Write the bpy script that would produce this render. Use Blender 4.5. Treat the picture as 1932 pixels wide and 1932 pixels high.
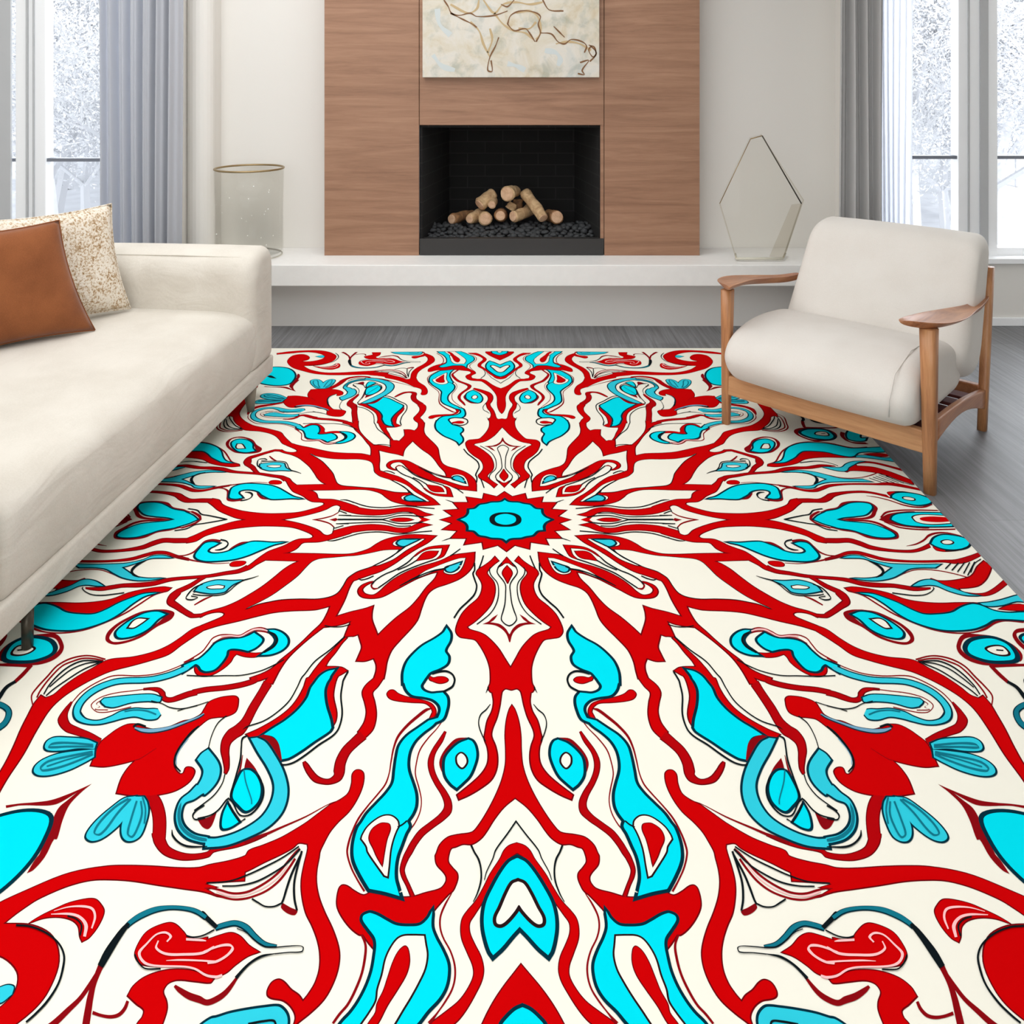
import bpy, bmesh, math, random
from mathutils import Vector, Matrix
from mathutils.geometry import delaunay_2d_cdt

for o in list(bpy.data.objects):
    bpy.data.objects.remove(o, do_unlink=True)
SC = bpy.context.scene
COL = SC.collection
PI = math.pi
random.seed(7)

# ------------------------------------------------------------------ camera
CAM_H = 1.33
cam_data = bpy.data.cameras.new('camera')
cam_data.sensor_width = 36.0
cam_data.lens = 36.0 * 1500 / 1932
cam_data.shift_y = -816 / 1932            # level camera, lens shifted down
cam_data.clip_start = 0.05
cam_data.clip_end = 200
cam = bpy.data.objects.new('camera', cam_data)
COL.objects.link(cam)
cam.location = (0, 0, CAM_H)
cam.rotation_euler = (PI / 2, 0, 0)
SC.camera = cam

# ------------------------------------------------------------------ light
SC.view_settings.view_transform = 'Standard'
SC.view_settings.look = 'None'
SC.view_settings.gamma = 1
SC.view_settings.use_curve_mapping = False
SC.view_settings.exposure = 0.0
world = bpy.data.worlds.new('world')
SC.world = world
world.use_nodes = True
bg = world.node_tree.nodes['Background']
bg.inputs[0].default_value = (0.93, 0.96, 1.0, 1)
bg.inputs[1].default_value = 1.5


def area(name, loc, rot, sx, sy, power, col=(1, 1, 1)):
    l = bpy.data.lights.new(name, 'AREA')
    l.shape = 'RECTANGLE'
    l.size = sx
    l.size_y = sy
    l.energy = power
    l.color = col
    o = bpy.data.objects.new(name, l)
    COL.objects.link(o)
    o.location = loc
    o.rotation_euler = rot
    return o


area('added_overhead_fill', (-0.9, 1.9, 2.66), (0, 0, 0), 3.2, 4.8, 100, (0.97, 0.985, 1.0))  # added fill lamp overhead, evens the light on the rug
area('added_rear_fill', (-1.0, -2.8, 1.45), (math.radians(90), 0, 0), 4.5, 2.2, 78, (0.97, 0.985, 1.0))  # added fill lamp behind the camera for the walls; no window there
area('left_window_light', (-3.0, 4.95, 1.5), (math.radians(90), 0, math.radians(180)), 1.6, 2.2, 40, (0.94, 0.97, 1.0))
area('right_window_light', (3.0, 4.95, 1.5), (math.radians(90), 0, math.radians(180)), 1.6, 2.2, 50, (0.94, 0.97, 1.0))
sun_d = bpy.data.lights.new('sun', 'SUN')       # over the roof, onto the trees outside
sun_d.energy = 3.8
sun_d.angle = math.radians(3)
sun = bpy.data.objects.new('sun', sun_d)
COL.objects.link(sun)
sun.rotation_euler = (math.radians(48), 0, math.radians(8))


# ------------------------------------------------------------------ helpers
def lin(c):
    c = c / 255.0
    return c / 12.92 if c <= 0.04045 else ((c + 0.055) / 1.055) ** 2.4


def rgb(r, g, b):
    return (lin(r), lin(g), lin(b), 1)


def new_mat(name):
    m = bpy.data.materials.new(name)
    m.use_nodes = True
    return m, m.node_tree, m.node_tree.nodes['Principled BSDF']


def N(nt, t, **kw):
    n = nt.nodes.new(t)
    for k, v in kw.items():
        setattr(n, k, v)
    return n


def coords(nt, scale=(1, 1, 1), kind='Object', rot=(0, 0, 0)):
    tc = N(nt, 'ShaderNodeTexCoord')
    mp = N(nt, 'ShaderNodeMapping')
    mp.inputs['Scale'].default_value = scale
    mp.inputs['Rotation'].default_value = rot
    nt.links.new(tc.outputs[kind], mp.inputs[0])
    return mp.outputs[0]


def ramp(nt, fac, stops):
    r = N(nt, 'ShaderNodeValToRGB')
    el = r.color_ramp.elements
    while len(el) < len(stops):
        el.new(0.5)
    for e, (p, c) in zip(el, stops):
        e.position = p
        e.color = c
    nt.links.new(fac, r.inputs[0])
    return r.outputs[0]


def noise(nt, vec, scale, detail=4, rough=0.55, dist=0.0):
    n = N(nt, 'ShaderNodeTexNoise')
    n.inputs['Scale'].default_value = scale
    n.inputs['Detail'].default_value = detail
    n.inputs['Roughness'].default_value = rough
    n.inputs['Distortion'].default_value = dist
    nt.links.new(vec, n.inputs['Vector'])
    return n.outputs[0]


def bump(nt, bs, h, strength=0.2, dist=0.01):
    b = N(nt, 'ShaderNodeBump')
    b.inputs['Strength'].default_value = strength
    b.inputs['Distance'].default_value = dist
    nt.links.new(h, b.inputs['Height'])
    nt.links.new(b.outputs[0], bs.inputs['Normal'])


def mat_plain(name, col, rough=0.6, metal=0.0, bscale=0, bstr=0.1, var=0.0, spec=0.5):
    m, nt, bs = new_mat(name)
    bs.inputs['Base Color'].default_value = col
    bs.inputs['Roughness'].default_value = rough
    bs.inputs['Metallic'].default_value = metal
    bs.inputs['Specular IOR Level'].default_value = spec
    if bscale:
        v = coords(nt)
        n = noise(nt, v, bscale)
        bump(nt, bs, n, bstr, 0.004)
        if var:
            c2 = tuple(max(0, x * (1 - var)) for x in col[:3]) + (1,)
            nt.links.new(ramp(nt, n, [(0.35, c2), (0.65, col)]), bs.inputs['Base Color'])
    return m


def mat_wood(name, dark, mid, light, along='X', scale=1.0, rough=0.45):
    m, nt, bs = new_mat(name)
    s = {'X': (0.6, 9, 9), 'Y': (9, 0.6, 9), 'Z': (9, 9, 0.6)}[along]
    v = coords(nt, tuple(k * scale for k in s))
    n1 = noise(nt, v, 1.6, 6, 0.6, 1.2)
    v2 = coords(nt, tuple(k * scale * 6 for k in s))
    n2 = noise(nt, v2, 2.2, 3, 0.7)
    mx = N(nt, 'ShaderNodeMath', operation='MULTIPLY_ADD')
    nt.links.new(n2, mx.inputs[0])
    mx.inputs[1].default_value = 0.3
    nt.links.new(n1, mx.inputs[2])
    sb = N(nt, 'ShaderNodeMath', operation='SUBTRACT')
    nt.links.new(mx.outputs[0], sb.inputs[0])
    sb.inputs[1].default_value = 0.15
    nt.links.new(ramp(nt, sb.outputs[0], [(0.28, dark), (0.5, mid), (0.72, light)]), bs.inputs['Base Color'])
    bs.inputs['Roughness'].default_value = rough
    bump(nt, bs, n2, 0.08, 0.002)
    return m


def mat_glass(name, tint=(0.97, 0.98, 0.97, 1), gloss=0.08, rough=0.02):
    m = bpy.data.materials.new(name)
    m.use_nodes = True
    nt = m.node_tree
    nt.nodes.clear()
    out = N(nt, 'ShaderNodeOutputMaterial')
    tr = N(nt, 'ShaderNodeBsdfTransparent')
    tr.inputs[0].default_value = tint
    gl = N(nt, 'ShaderNodeBsdfGlossy')
    gl.inputs['Roughness'].default_value = rough
    fr = N(nt, 'ShaderNodeFresnel')
    fr.inputs[0].default_value = 1.45
    ad = N(nt, 'ShaderNodeMath', operation='MULTIPLY_ADD')
    nt.links.new(fr.outputs[0], ad.inputs[0])
    ad.inputs[1].default_value = gloss * 6
    ad.inputs[2].default_value = 0.0
    ge = N(nt, 'ShaderNodeNewGeometry')      # only outer faces mirror; no false total reflection inside
    ff = N(nt, 'ShaderNodeMath', operation='SUBTRACT')
    ff.inputs[0].default_value = 1.0
    nt.links.new(ge.outputs['Backfacing'], ff.inputs[1])
    fm = N(nt, 'ShaderNodeMath', operation='MULTIPLY')
    nt.links.new(ad.outputs[0], fm.inputs[0])
    nt.links.new(ff.outputs[0], fm.inputs[1])
    mx = N(nt, 'ShaderNodeMixShader')
    nt.links.new(fm.outputs[0], mx.inputs[0])
    nt.links.new(tr.outputs[0], mx.inputs[1])
    nt.links.new(gl.outputs[0], mx.inputs[2])
    nt.links.new(mx.outputs[0], out.inputs[0])
    return m


def link(name, me, mats, parent=None, smooth=False):
    for m in (mats if isinstance(mats, (list, tuple)) else [mats]):
        me.materials.append(m)
    if smooth:
        me.polygons.foreach_set('use_smooth', [True] * len(me.polygons))
    o = bpy.data.objects.new(name, me)
    COL.objects.link(o)
    if parent:
        o.parent = parent
    return o


def mesh(name, verts, faces, mats, parent=None, smooth=False, idx=None):
    me = bpy.data.meshes.new(name)
    me.from_pydata(verts, [], faces)
    if idx:
        me.polygons.foreach_set('material_index', idx)
    me.update()
    return link(name, me, mats, parent, smooth)


def from_bm(name, bm, mats, parent=None, smooth=False):
    bmesh.ops.recalc_face_normals(bm, faces=bm.faces)
    me = bpy.data.meshes.new(name)
    bm.to_mesh(me)
    bm.free()
    return link(name, me, mats, parent, smooth)


def add_box(bm, x0, x1, y0, y1, z0, z1, bev=0.0, seg=2):
    vs = [bm.verts.new(p) for p in ((x0, y0, z0), (x1, y0, z0), (x1, y1, z0), (x0, y1, z0),
                                    (x0, y0, z1), (x1, y0, z1), (x1, y1, z1), (x0, y1, z1))]
    fs = [bm.faces.new([vs[i] for i in q]) for q in
          ((3, 2, 1, 0), (4, 5, 6, 7), (0, 1, 5, 4), (1, 2, 6, 5), (2, 3, 7, 6), (3, 0, 4, 7))]
    if bev:
        es = list({e for f in fs for e in f.edges})
        bmesh.ops.bevel(bm, geom=es, offset=bev, segments=seg, affect='EDGES', profile=0.5)


def box(name, x0, x1, y0, y1, z0, z1, m, parent=None, bev=0.0, seg=2, smooth=False):
    bm = bmesh.new()
    add_box(bm, x0, x1, y0, y1, z0, z1, bev, seg)
    return from_bm(name, bm, m, parent, smooth)


def add_tube(bm, pts, rads, n=10, caps=True, squash=None):
    pts = [Vector(p) for p in pts]
    if not isinstance(rads, (list, tuple)):
        rads = [rads] * len(pts)
    rings = []
    prev = None
    for i, p in enumerate(pts):
        d = (pts[min(i + 1, len(pts) - 1)] - pts[max(i - 1, 0)]).normalized()
        if prev is None:
            a = Vector((0, 0, 1)) if abs(d.z) < 0.9 else Vector((1, 0, 0))
            a = (a - d * a.dot(d)).normalized()
        else:
            a = (prev - d * prev.dot(d)).normalized()
        prev = a
        b = d.cross(a)
        ring = []
        for k in range(n):
            t = 2 * PI * k / n
            sa, sb = (squash if squash else (1, 1))
            ring.append(bm.verts.new(p + (a * math.cos(t) * sa + b * math.sin(t) * sb) * rads[i]))
        rings.append(ring)
    for r0, r1 in zip(rings, rings[1:]):
        for k in range(n):
            bm.faces.new([r0[k], r0[(k + 1) % n], r1[(k + 1) % n], r1[k]])
    if caps:
        bm.faces.new(list(reversed(rings[0])))
        bm.faces.new(rings[-1])


def tube(name, pts, rads, m, parent=None, n=12, squash=None, smooth=True):
    bm = bmesh.new()
    add_tube(bm, pts, rads, n, True, squash)
    return from_bm(name, bm, m, parent, smooth)


def loft(name, secs, m, parent=None, smooth=True, cap=True):
    """secs: list of closed rings (same length) of 3D points"""
    n = len(secs[0])
    verts = [p for s in secs for p in s]
    faces = []
    for i in range(len(secs) - 1):
        for k in range(n):
            a, b = i * n + k, i * n + (k + 1) % n
            faces.append((a, b, b + n, a + n))
    if cap:
        faces.append(tuple(reversed(range(n))))
        faces.append(tuple(range((len(secs) - 1) * n, len(secs) * n)))
    o = mesh(name, verts, faces, m, parent, smooth)
    bm = bmesh.new()
    bm.from_mesh(o.data)
    bmesh.ops.recalc_face_normals(bm, faces=bm.faces)
    bm.to_mesh(o.data)
    bm.free()
    return o


def round_poly(pts, rads, seg=6):
    """round the corners of a closed 2-D polygon"""
    out = []
    n = len(pts)
    for i in range(n):
        p = Vector(pts[i])
        a = Vector(pts[i - 1]) - p
        b = Vector(pts[(i + 1) % n]) - p
        r = rads[i] if isinstance(rads, (list, tuple)) else rads
        la = min(r, a.length * 0.49)
        lb = min(r, b.length * 0.49)
        pa = p + a.normalized() * la
        pb = p + b.normalized() * lb
        for k in range(seg + 1):
            t = k / seg
            out.append((pa * (1 - t) ** 2 + p * 2 * t * (1 - t) + pb * t * t)[:])
    return out


def soft_block(name, prof, a0, a1, r, axis, m, parent=None, steps=7, puff=0.0, nmid=6):
    """extrude a rounded (p,q) profile along an axis with rounded, slightly puffed ends"""
    cx = sum(p[0] for p in prof) / len(prof)
    cy = sum(p[1] for p in prof) / len(prof)
    w = max(p[0] for p in prof) - min(p[0] for p in prof)
    h = max(p[1] for p in prof) - min(p[1] for p in prof)
    st = []
    for k in range(steps + 1):
        t = k / steps * PI / 2
        st.append((a0 + r * (1 - math.sin(t)), r * (1 - math.cos(t))))
    st = [(a0 + r * (1 - math.cos(t)), r * (1 - math.sin(t))) for t in [k / steps * PI / 2 for k in range(steps + 1)]]
    mid = [(a0 + r + (a1 - a0 - 2 * r) * k / nmid, 0.0) for k in range(1, nmid)]
    en = [(a1 - (s - a0), i) for s, i in reversed(st)]
    secs = []
    for s, inset in st + mid + en:
        t = (s - a0) / (a1 - a0)
        pf = puff * math.sin(PI * t) ** 0.6 if 0 < t < 1 else 0
        kx = 1 - 2 * inset / w + 2 * pf / w
        ky = 1 - 2 * inset / h + 2 * pf / h
        ring = []
        for p in prof:
            q0, q1 = cx + (p[0] - cx) * kx, cy + (p[1] - cy) * ky
            ring.append({'X': (s, q0, q1), 'Y': (q0, s, q1)}[axis])
        secs.append(ring)
    return loft(name, secs, m, parent)


def empty(name, loc, rz=0.0):
    o = bpy.data.objects.new(name, None)
    COL.objects.link(o)
    o.location = loc
    o.rotation_euler = (0, 0, rz)
    o.empty_display_size = 0.1
    return o


def tag(o, label, cat, group=None, kind=None):
    o['label'] = label
    o['category'] = cat
    if group:
        o['group'] = group
    if kind:
        o['kind'] = kind
    return o


def struct(o):
    o['kind'] = 'structure'
    return o


# ------------------------------------------------------------------ materials
M_WALL = mat_plain('warm_white_plaster', rgb(232, 229, 223), 0.85, bscale=40, bstr=0.04)
M_TRIM = mat_plain('white_paint', rgb(249, 250, 251), 0.5)
M_CEIL = mat_plain('ceiling_paint', rgb(236, 235, 232), 0.9)
M_HEARTH = mat_plain('pale_stone', rgb(238, 237, 234), 0.5, bscale=25, bstr=0.03, var=0.03)
M_BASEGREY = mat_plain('grey_plaster', rgb(224, 221, 217), 0.8, bscale=25, bstr=0.03)
M_WALNUT = mat_wood('walnut_panel', rgb(134, 96, 72), rgb(154, 114, 88), rgb(168, 128, 101), 'X', 1.3, 0.5)
M_OAK = mat_wood('warm_oak', rgb(148, 96, 60), rgb(184, 128, 84), rgb(206, 152, 104), 'Z', 1.6, 0.38)
M_OAKRAIL = mat_wood('oak_rail', rgb(160, 108, 70), rgb(190, 138, 94), rgb(206, 156, 110), 'X', 1.6, 0.4)
M_OAKARM = mat_wood('oiled_oak_arm', rgb(140, 84, 52), rgb(172, 112, 74), rgb(196, 138, 96), 'Y', 1.6, 0.3)
M_BLACKSTEEL = mat_plain('black_steel', rgb(48, 46, 45), 0.5, 0.2)
M_BRASS = mat_plain('aged_brass', rgb(160, 138, 100), 0.35, 0.8)
M_STONE = mat_plain('charcoal_pebble', rgb(62, 64, 66), 0.65, bscale=60, bstr=0.3, var=0.4)
M_DARKMETAL = mat_plain('dark_bronze_metal', rgb(72, 66, 56), 0.35, 0.6)
M_TAUPE = mat_plain('taupe_wood', rgb(128, 118, 102), 0.5)
M_BARLINE = mat_plain('grey_window_bar', rgb(120, 124, 134), 0.5)
M_POSTGREY = mat_plain('grey_window_post', rgb(186, 187, 188), 0.6)
M_PANE = mat_glass('window_glass', (0.98, 0.99, 1, 1), 0.04)
M_GLASS = mat_glass('clear_glass', (0.985, 0.983, 0.972, 1), 0.06, 0.03)
M_GLASS2 = mat_glass('pale_smoke_glass', (0.94, 0.925, 0.89, 1), 0.06, 0.08)


def mat_floor():
    m, nt, bs = new_mat('grey_oak_planks')
    v = coords(nt, (1, 1, 1))
    br = N(nt, 'ShaderNodeTexBrick')
    mp = N(nt, 'ShaderNodeMapping')
    mp.inputs['Rotation'].default_value = (0, 0, PI / 2)
    nt.links.new(v, mp.inputs[0])
    nt.links.new(mp.outputs[0], br.inputs['Vector'])
    br.inputs['Scale'].default_value = 1.0
    br.inputs['Brick Width'].default_value = 1.6
    br.inputs['Row Height'].default_value = 0.12
    br.inputs['Mortar Size'].default_value = 0.0015
    br.inputs['Color1'].default_value = (0.9, 0.9, 0.9, 1)
    br.inputs['Color2'].default_value = (1.1, 1.1, 1.1, 1)
    br.inputs['Mortar'].default_value = (0.7, 0.7, 0.7, 1)
    g = noise(nt, coords(nt, (60, 2.2, 1)), 1.0, 5, 0.65, 0.4)
    c = ramp(nt, g, [(0.3, rgb(92, 91, 92)), (0.5, rgb(112, 112, 114)), (0.72, rgb(134, 134, 137))])
    mx = N(nt, 'ShaderNodeMixRGB', blend_type='MULTIPLY')
    mx.inputs[0].default_value = 1
    nt.links.new(c, mx.inputs[1])
    nt.links.new(br.outputs[0], mx.inputs[2])
    nt.links.new(mx.outputs[0], bs.inputs['Base Color'])
    bs.inputs['Roughness'].default_value = 0.42
    bump(nt, bs, g, 0.06, 0.002)
    return m


def mat_fabric(name, col, col2, scale=220, strength=0.25, big=2.0, crease=0.0):
    m, nt, bs = new_mat(name)
    v = coords(nt)
    w = noise(nt, v, scale, 2, 0.8)
    b = noise(nt, v, big * 3, 4, 0.5)
    ad = N(nt, 'ShaderNodeMath', operation='MULTIPLY_ADD')
    nt.links.new(w, ad.inputs[0])
    ad.inputs[1].default_value = 0.6
    nt.links.new(b, ad.inputs[2])
    nt.links.new(ramp(nt, ad.outputs[0], [(0.55, col2), (0.95, col)]), bs.inputs['Base Color'])
    bs.inputs['Roughness'].default_value = 0.95
    bs.inputs['Specular IOR Level'].default_value = 0.2
    bs.inputs['Sheen Weight'].default_value = 0.15
    bump(nt, bs, ad.outputs[0], strength, 0.002)
    if crease:
        b2 = N(nt, 'ShaderNodeBump')
        b2.inputs['Strength'].default_value = crease
        b2.inputs['Distance'].default_value = 0.05
        nt.links.new(noise(nt, coords(nt, (1.0, 0.6, 1.4)), 6, 3, 0.5, 0.8), b2.inputs['Height'])
        nt.links.new(bs.inputs['Normal'].links[0].from_socket, bs.inputs['Coat Normal'])
        old = bs.inputs['Normal'].links[0].from_node
        nt.links.new(b2.outputs[0], old.inputs['Normal'])
    return m


M_FLOOR = mat_floor()
M_SOFA = mat_fabric('ivory_sofa_cloth', rgb(216, 210, 199), rgb(205, 198, 186), crease=0.22)
M_CHAIRFAB = mat_fabric('ivory_chair_linen', rgb(222, 217, 210), rgb(215, 209, 201), 300, 0.2, crease=0.06)
M_RUST = mat_fabric('rust_wool', rgb(146, 87, 50), rgb(118, 67, 37), 420, 0.35)


def mat_curtain(name, c, tl_amt):
    m = bpy.data.materials.new(name)
    m.use_nodes = True
    nt = m.node_tree
    nt.nodes.clear()
    out = N(nt, 'ShaderNodeOutputMaterial')
    df = N(nt, 'ShaderNodeBsdfDiffuse')
    df.inputs[0].default_value = c
    tl = N(nt, 'ShaderNodeBsdfTranslucent')
    tl.inputs[0].default_value = c
    mx = N(nt, 'ShaderNodeMixShader')
    mx.inputs[0].default_value = tl_amt
    nt.links.new(df.outputs[0], mx.inputs[1])
    nt.links.new(tl.outputs[0], mx.inputs[2])
    nt.links.new(mx.outputs[0], out.inputs[0])
    return m


M_CURTAIN = mat_curtain('grey_blue_curtain', rgb(212, 214, 220), 0.36)
M_CURTAIN2 = mat_curtain('dark_grey_curtain', rgb(198, 197, 196), 0.15)


def mat_sheer():
    m = bpy.data.materials.new('white_sheer')
    m.use_nodes = True
    nt = m.node_tree
    nt.nodes.clear()
    out = N(nt, 'ShaderNodeOutputMaterial')
    tr = N(nt, 'ShaderNodeBsdfTransparent')
    df = N(nt, 'ShaderNodeBsdfDiffuse')
    df.inputs[0].default_value = (0.88, 0.9, 0.95, 1)
    tl = N(nt, 'ShaderNodeBsdfTranslucent')
    tl.inputs[0].default_value = (0.9, 0.92, 0.97, 1)
    m1 = N(nt, 'ShaderNodeMixShader')
    m1.inputs[0].default_value = 0.6
    nt.links.new(df.outputs[0], m1.inputs[1])
    nt.links.new(tl.outputs[0], m1.inputs[2])
    m2 = N(nt, 'ShaderNodeMixShader')
    m2.inputs[0].default_value = 0.7
    nt.links.new(tr.outputs[0], m2.inputs[1])
    nt.links.new(m1.outputs[0], m2.inputs[2])
    nt.links.new(m2.outputs[0], out.inputs[0])
    return m


M_SHEER = mat_sheer()


def mat_speckle():
    m, nt, bs = new_mat('speckled_boucle')
    v = coords(nt, (1, 1, 1))
    n = noise(nt, coords(nt, (1, 1, 1)), 120, 3, 0.7)
    n2 = noise(nt, v, 14, 3, 0.6)
    ad = N(nt, 'ShaderNodeMath', operation='MULTIPLY_ADD')
    nt.links.new(n2, ad.inputs[0])
    ad.inputs[1].default_value = 0.35
    nt.links.new(n, ad.inputs[2])
    nt.links.new(ramp(nt, ad.outputs[0], [(0.50, rgb(150, 116, 78)), (0.60, rgb(196, 172, 140)), (0.68, rgb(226, 216, 200)), (0.9, rgb(238, 230, 218))]), bs.inputs['Base Color'])
    bs.inputs['Roughness'].default_value = 1
    bump(nt, bs, n, 0.6, 0.006)
    return m


M_SPECK = mat_speckle()


def mat_firebrick():
    m, nt, bs = new_mat('sooty_firebrick')
    tc = N(nt, 'ShaderNodeTexCoord')
    sx = N(nt, 'ShaderNodeSeparateXYZ')
    nt.links.new(tc.outputs['Object'], sx.inputs[0])
    ad = N(nt, 'ShaderNodeMath', operation='ADD')
    nt.links.new(sx.outputs[0], ad.inputs[0])
    nt.links.new(sx.outputs[1], ad.inputs[1])
    cb = N(nt, 'ShaderNodeCombineXYZ')
    nt.links.new(ad.outputs[0], cb.inputs[0])
    nt.links.new(sx.outputs[2], cb.inputs[1])
    br = N(nt, 'ShaderNodeTexBrick')
    nt.links.new(cb.outputs[0], br.inputs['Vector'])
    br.inputs['Scale'].default_value = 1
    br.inputs['Brick Width'].default_value = 0.22
    br.inputs['Row Height'].default_value = 0.072
    br.inputs['Mortar Size'].default_value = 0.003
    br.inputs['Color1'].default_value = rgb(15, 14, 14)
    br.inputs['Color2'].default_value = rgb(18, 17, 17)
    br.inputs['Mortar'].default_value = rgb(36, 36, 35)
    nt.links.new(br.outputs[0], bs.inputs['Base Color'])
    bs.inputs['Roughness'].default_value = 0.9
    return m


M_FIREBRICK = mat_firebrick()


def mat_log(name, a, b):
    m, nt, bs = new_mat(name)
    n = noise(nt, coords(nt), 22, 5, 0.65, 0.6)
    nt.links.new(ramp(nt, n, [(0.3, a), (0.65, b)]), bs.inputs['Base Color'])
    bs.inputs['Roughness'].default_value = 0.8
    bump(nt, bs, n, 0.4, 0.006)
    return m


M_LOG = mat_log('birch_log', rgb(160, 122, 84), rgb(222, 190, 146))
M_LOGDARK = mat_log('brown_log', rgb(92, 66, 46), rgb(176, 128, 84))
M_LOGEND = mat_log('log_end', rgb(190, 146, 112), rgb(228, 190, 156))


def mat_canvas():
    m, nt, bs = new_mat('mottled_canvas')
    v = coords(nt)
    n1 = noise(nt, v, 5, 6, 0.65, 0.8)
    n2 = noise(nt, v, 9, 5, 0.6, 0.4)
    c1 = ramp(nt, n1, [(0.30, rgb(198, 182, 152)), (0.43, rgb(210, 202, 184)), (0.56, rgb(216, 211, 200)), (0.75, rgb(198, 201, 196))])
    c2 = ramp(nt, n2, [(0.5, (1, 1, 1, 1)), (0.68, rgb(214, 222, 222))])
    mx = N(nt, 'ShaderNodeMixRGB', blend_type='MULTIPLY')
    mx.inputs[0].default_value = 0.9
    nt.links.new(c1, mx.inputs[1])
    nt.links.new(c2, mx.inputs[2])
    nt.links.new(mx.outputs[0], bs.inputs['Base Color'])
    bs.inputs['Roughness'].default_value = 0.8
    bump(nt, bs, n2, 0.3, 0.006)
    return m


M_CANVAS = mat_canvas()
M_PAINTBROWN = mat_plain('brown_paint', rgb(122, 84, 50), 0.7)
M_PAINTOCHRE = mat_plain('ochre_paint', rgb(190, 166, 126), 0.8)
M_PAINTBLUE = mat_plain('pale_blue_paint', rgb(200, 207, 206), 0.8)

# ------------------------------------------------------------------ setting
WY = 4.30      # face of the window walls
NY = 4.55      # back of the fireplace recess
HZ = 0.367     # top of the hearth bench
CZ = 2.70
struct(box('floor', -3.9, 3.9, -3.0, 4.75, -0.08, 0, M_FLOOR))
struct(box('ceiling', -3.9, 3.9, -3.0, 4.75, CZ, CZ + 0.08, M_CEIL))
bm = bmesh.new()
add_box(bm, -1.86, -0.54, NY, NY + 0.2, 0, CZ)
add_box(bm, 0.54, 1.90, NY, NY + 0.2, 0, CZ)
add_box(bm, -0.54, 0.54, NY, NY + 0.2, 0, 0.24)
add_box(bm, -0.54, 0.54, NY, NY + 0.2, 1.12, CZ)
struct(from_bm('wall_back', bm, M_WALL))
struct(box('wall_rear', -3.9, 3.9, -3.1, -3.0, 0, CZ, M_WALL))
struct(box('wall_left', -3.9, -3.8, -3.0, 4.75, 0, CZ, M_WALL))
struct(box('wall_right', 3.8, 3.9, -3.0, 4.75, 0, CZ, M_WALL))
SILL = 0.36
for nm, s in (('left', -1), ('right', 1)):
    xa, xb = (-3.8, -1.80) if s < 0 else (1.85, 3.8)
    bm = bmesh.new()
    add_box(bm, xa, xb, WY, WY + 0.22, 0, SILL)                 # below the sill
    add_box(bm, xa, xb, WY, WY + 0.22, 2.45, CZ)                # above the glass
    if s < 0:
        add_box(bm, -2.02, -1.80, WY, WY + 0.26, 0, CZ)
    else:
        add_box(bm, 1.85, 2.00, WY, WY + 0.26, 0, CZ)
    struct(from_bm('wall_window_' + nm, bm, M_BASEGREY if False else M_WALL))
    struct(box('baseboard_' + nm, xa, xb, WY - 0.014, WY, 0, 0.045, M_TRIM, bev=0.003))
# rounded pilaster at the left edge of the recess
bm = bmesh.new()
add_tube(bm, [(-1.735, NY - 0.11, 0), (-1.735, NY - 0.11, CZ)], 0.075, 24)
add_box(bm, -1.81, -1.665, NY - 0.11, NY + 0.02, 0, CZ)
struct(from_bm('trim_1', bm, M_WALL, smooth=False))


def window(name, x0, x1, mull, barz):
    """fixed window: frame with mullions, panes between, one horizontal bar per pane"""
    root = struct(empty(name, ((x0 + x1) / 2, WY + 0.08, SILL)))
    cx = (x0 + x1) / 2
    L = lambda x: x - cx
    zt = 2.45 - SILL
    bm = bmesh.new()
    add_box(bm, L(x0), L(x1), -0.03, 0.04, 0, 0.05, 0.004)
    add_box(bm, L(x0), L(x1), -0.03, 0.04, zt - 0.05, zt, 0.004)
    for a, b, d in mull:
        add_box(bm, L(a), L(b), -0.034 - d, 0.043, 0.001, zt - 0.001, 0.004)
    o = from_bm('window_frame', bm, M_TRIM, root)
    bm = bmesh.new()
    add_box(bm, L(x0) - 0.02, L(x1) + 0.0, -0.11, 0.0, -0.022, 0.008, 0.004)
    from_bm('window_sill', bm, M_TRIM, root)
    xs = [x0] + [v for a, b, d in mull for v in (a, b)] + [x1]
    for a, b in zip(xs[0::2], xs[1::2]):
        if b - a < 0.02:
            continue
        p = box('window_pane', L(a), L(b), 0.0, 0.004, 0.05, zt - 0.05, M_PANE, root)
        box('window_bar', L(a) - 0.01, L(b) + 0.01, -0.022, 0.026, barz - SILL - 0.009, barz - SILL + 0.009, M_BARLINE, root)
    return root


wl = window('window_1', -3.75, -2.02, [(-3.35, -3.2, 0.0), (-2.715, -2.55, 0.0)], 0.889)
bm = bmesh.new()
for a, b in ((-2.80, -2.735), (-2.652, -2.642), (-2.615, -2.608)):
    add_box(bm, a - (-2.885), b - (-2.885), -0.045, -0.03 if b < -2.7 else -0.032, 0.05, 2.0)
post = from_bm('window_post', bm, M_POSTGREY, wl)
wr = window('window_2', 2.0, 3.75, [(2.44, 2.655, 0.0), (3.2, 3.35, 0.0)], 0.903)
bm = bmesh.new()
for a, b in ((2.49, 2.498), (2.555, 2.60)):
    add_box(bm, a - 2.875, b - 2.875, -0.042, -0.031, 0.05, 2.0)
post = from_bm('window_post', bm, M_POSTGREY, wr)

# hearth bench: cantilevered slab over a recessed base
hb = tag(empty('hearth_bench', (0, 4.3, 0)), 'long pale stone hearth bench running under the fireplace, slab over recessed base', 'hearth')
box('slab', -1.655, 1.845, 4.127 - 4.3, NY - 4.301, 0.257, HZ, M_HEARTH, hb, bev=0.004)
box('base', -1.655, 1.845, 4.29 - 4.3, NY - 4.301, 0, 0.257, M_BASEGREY, hb)

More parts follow.
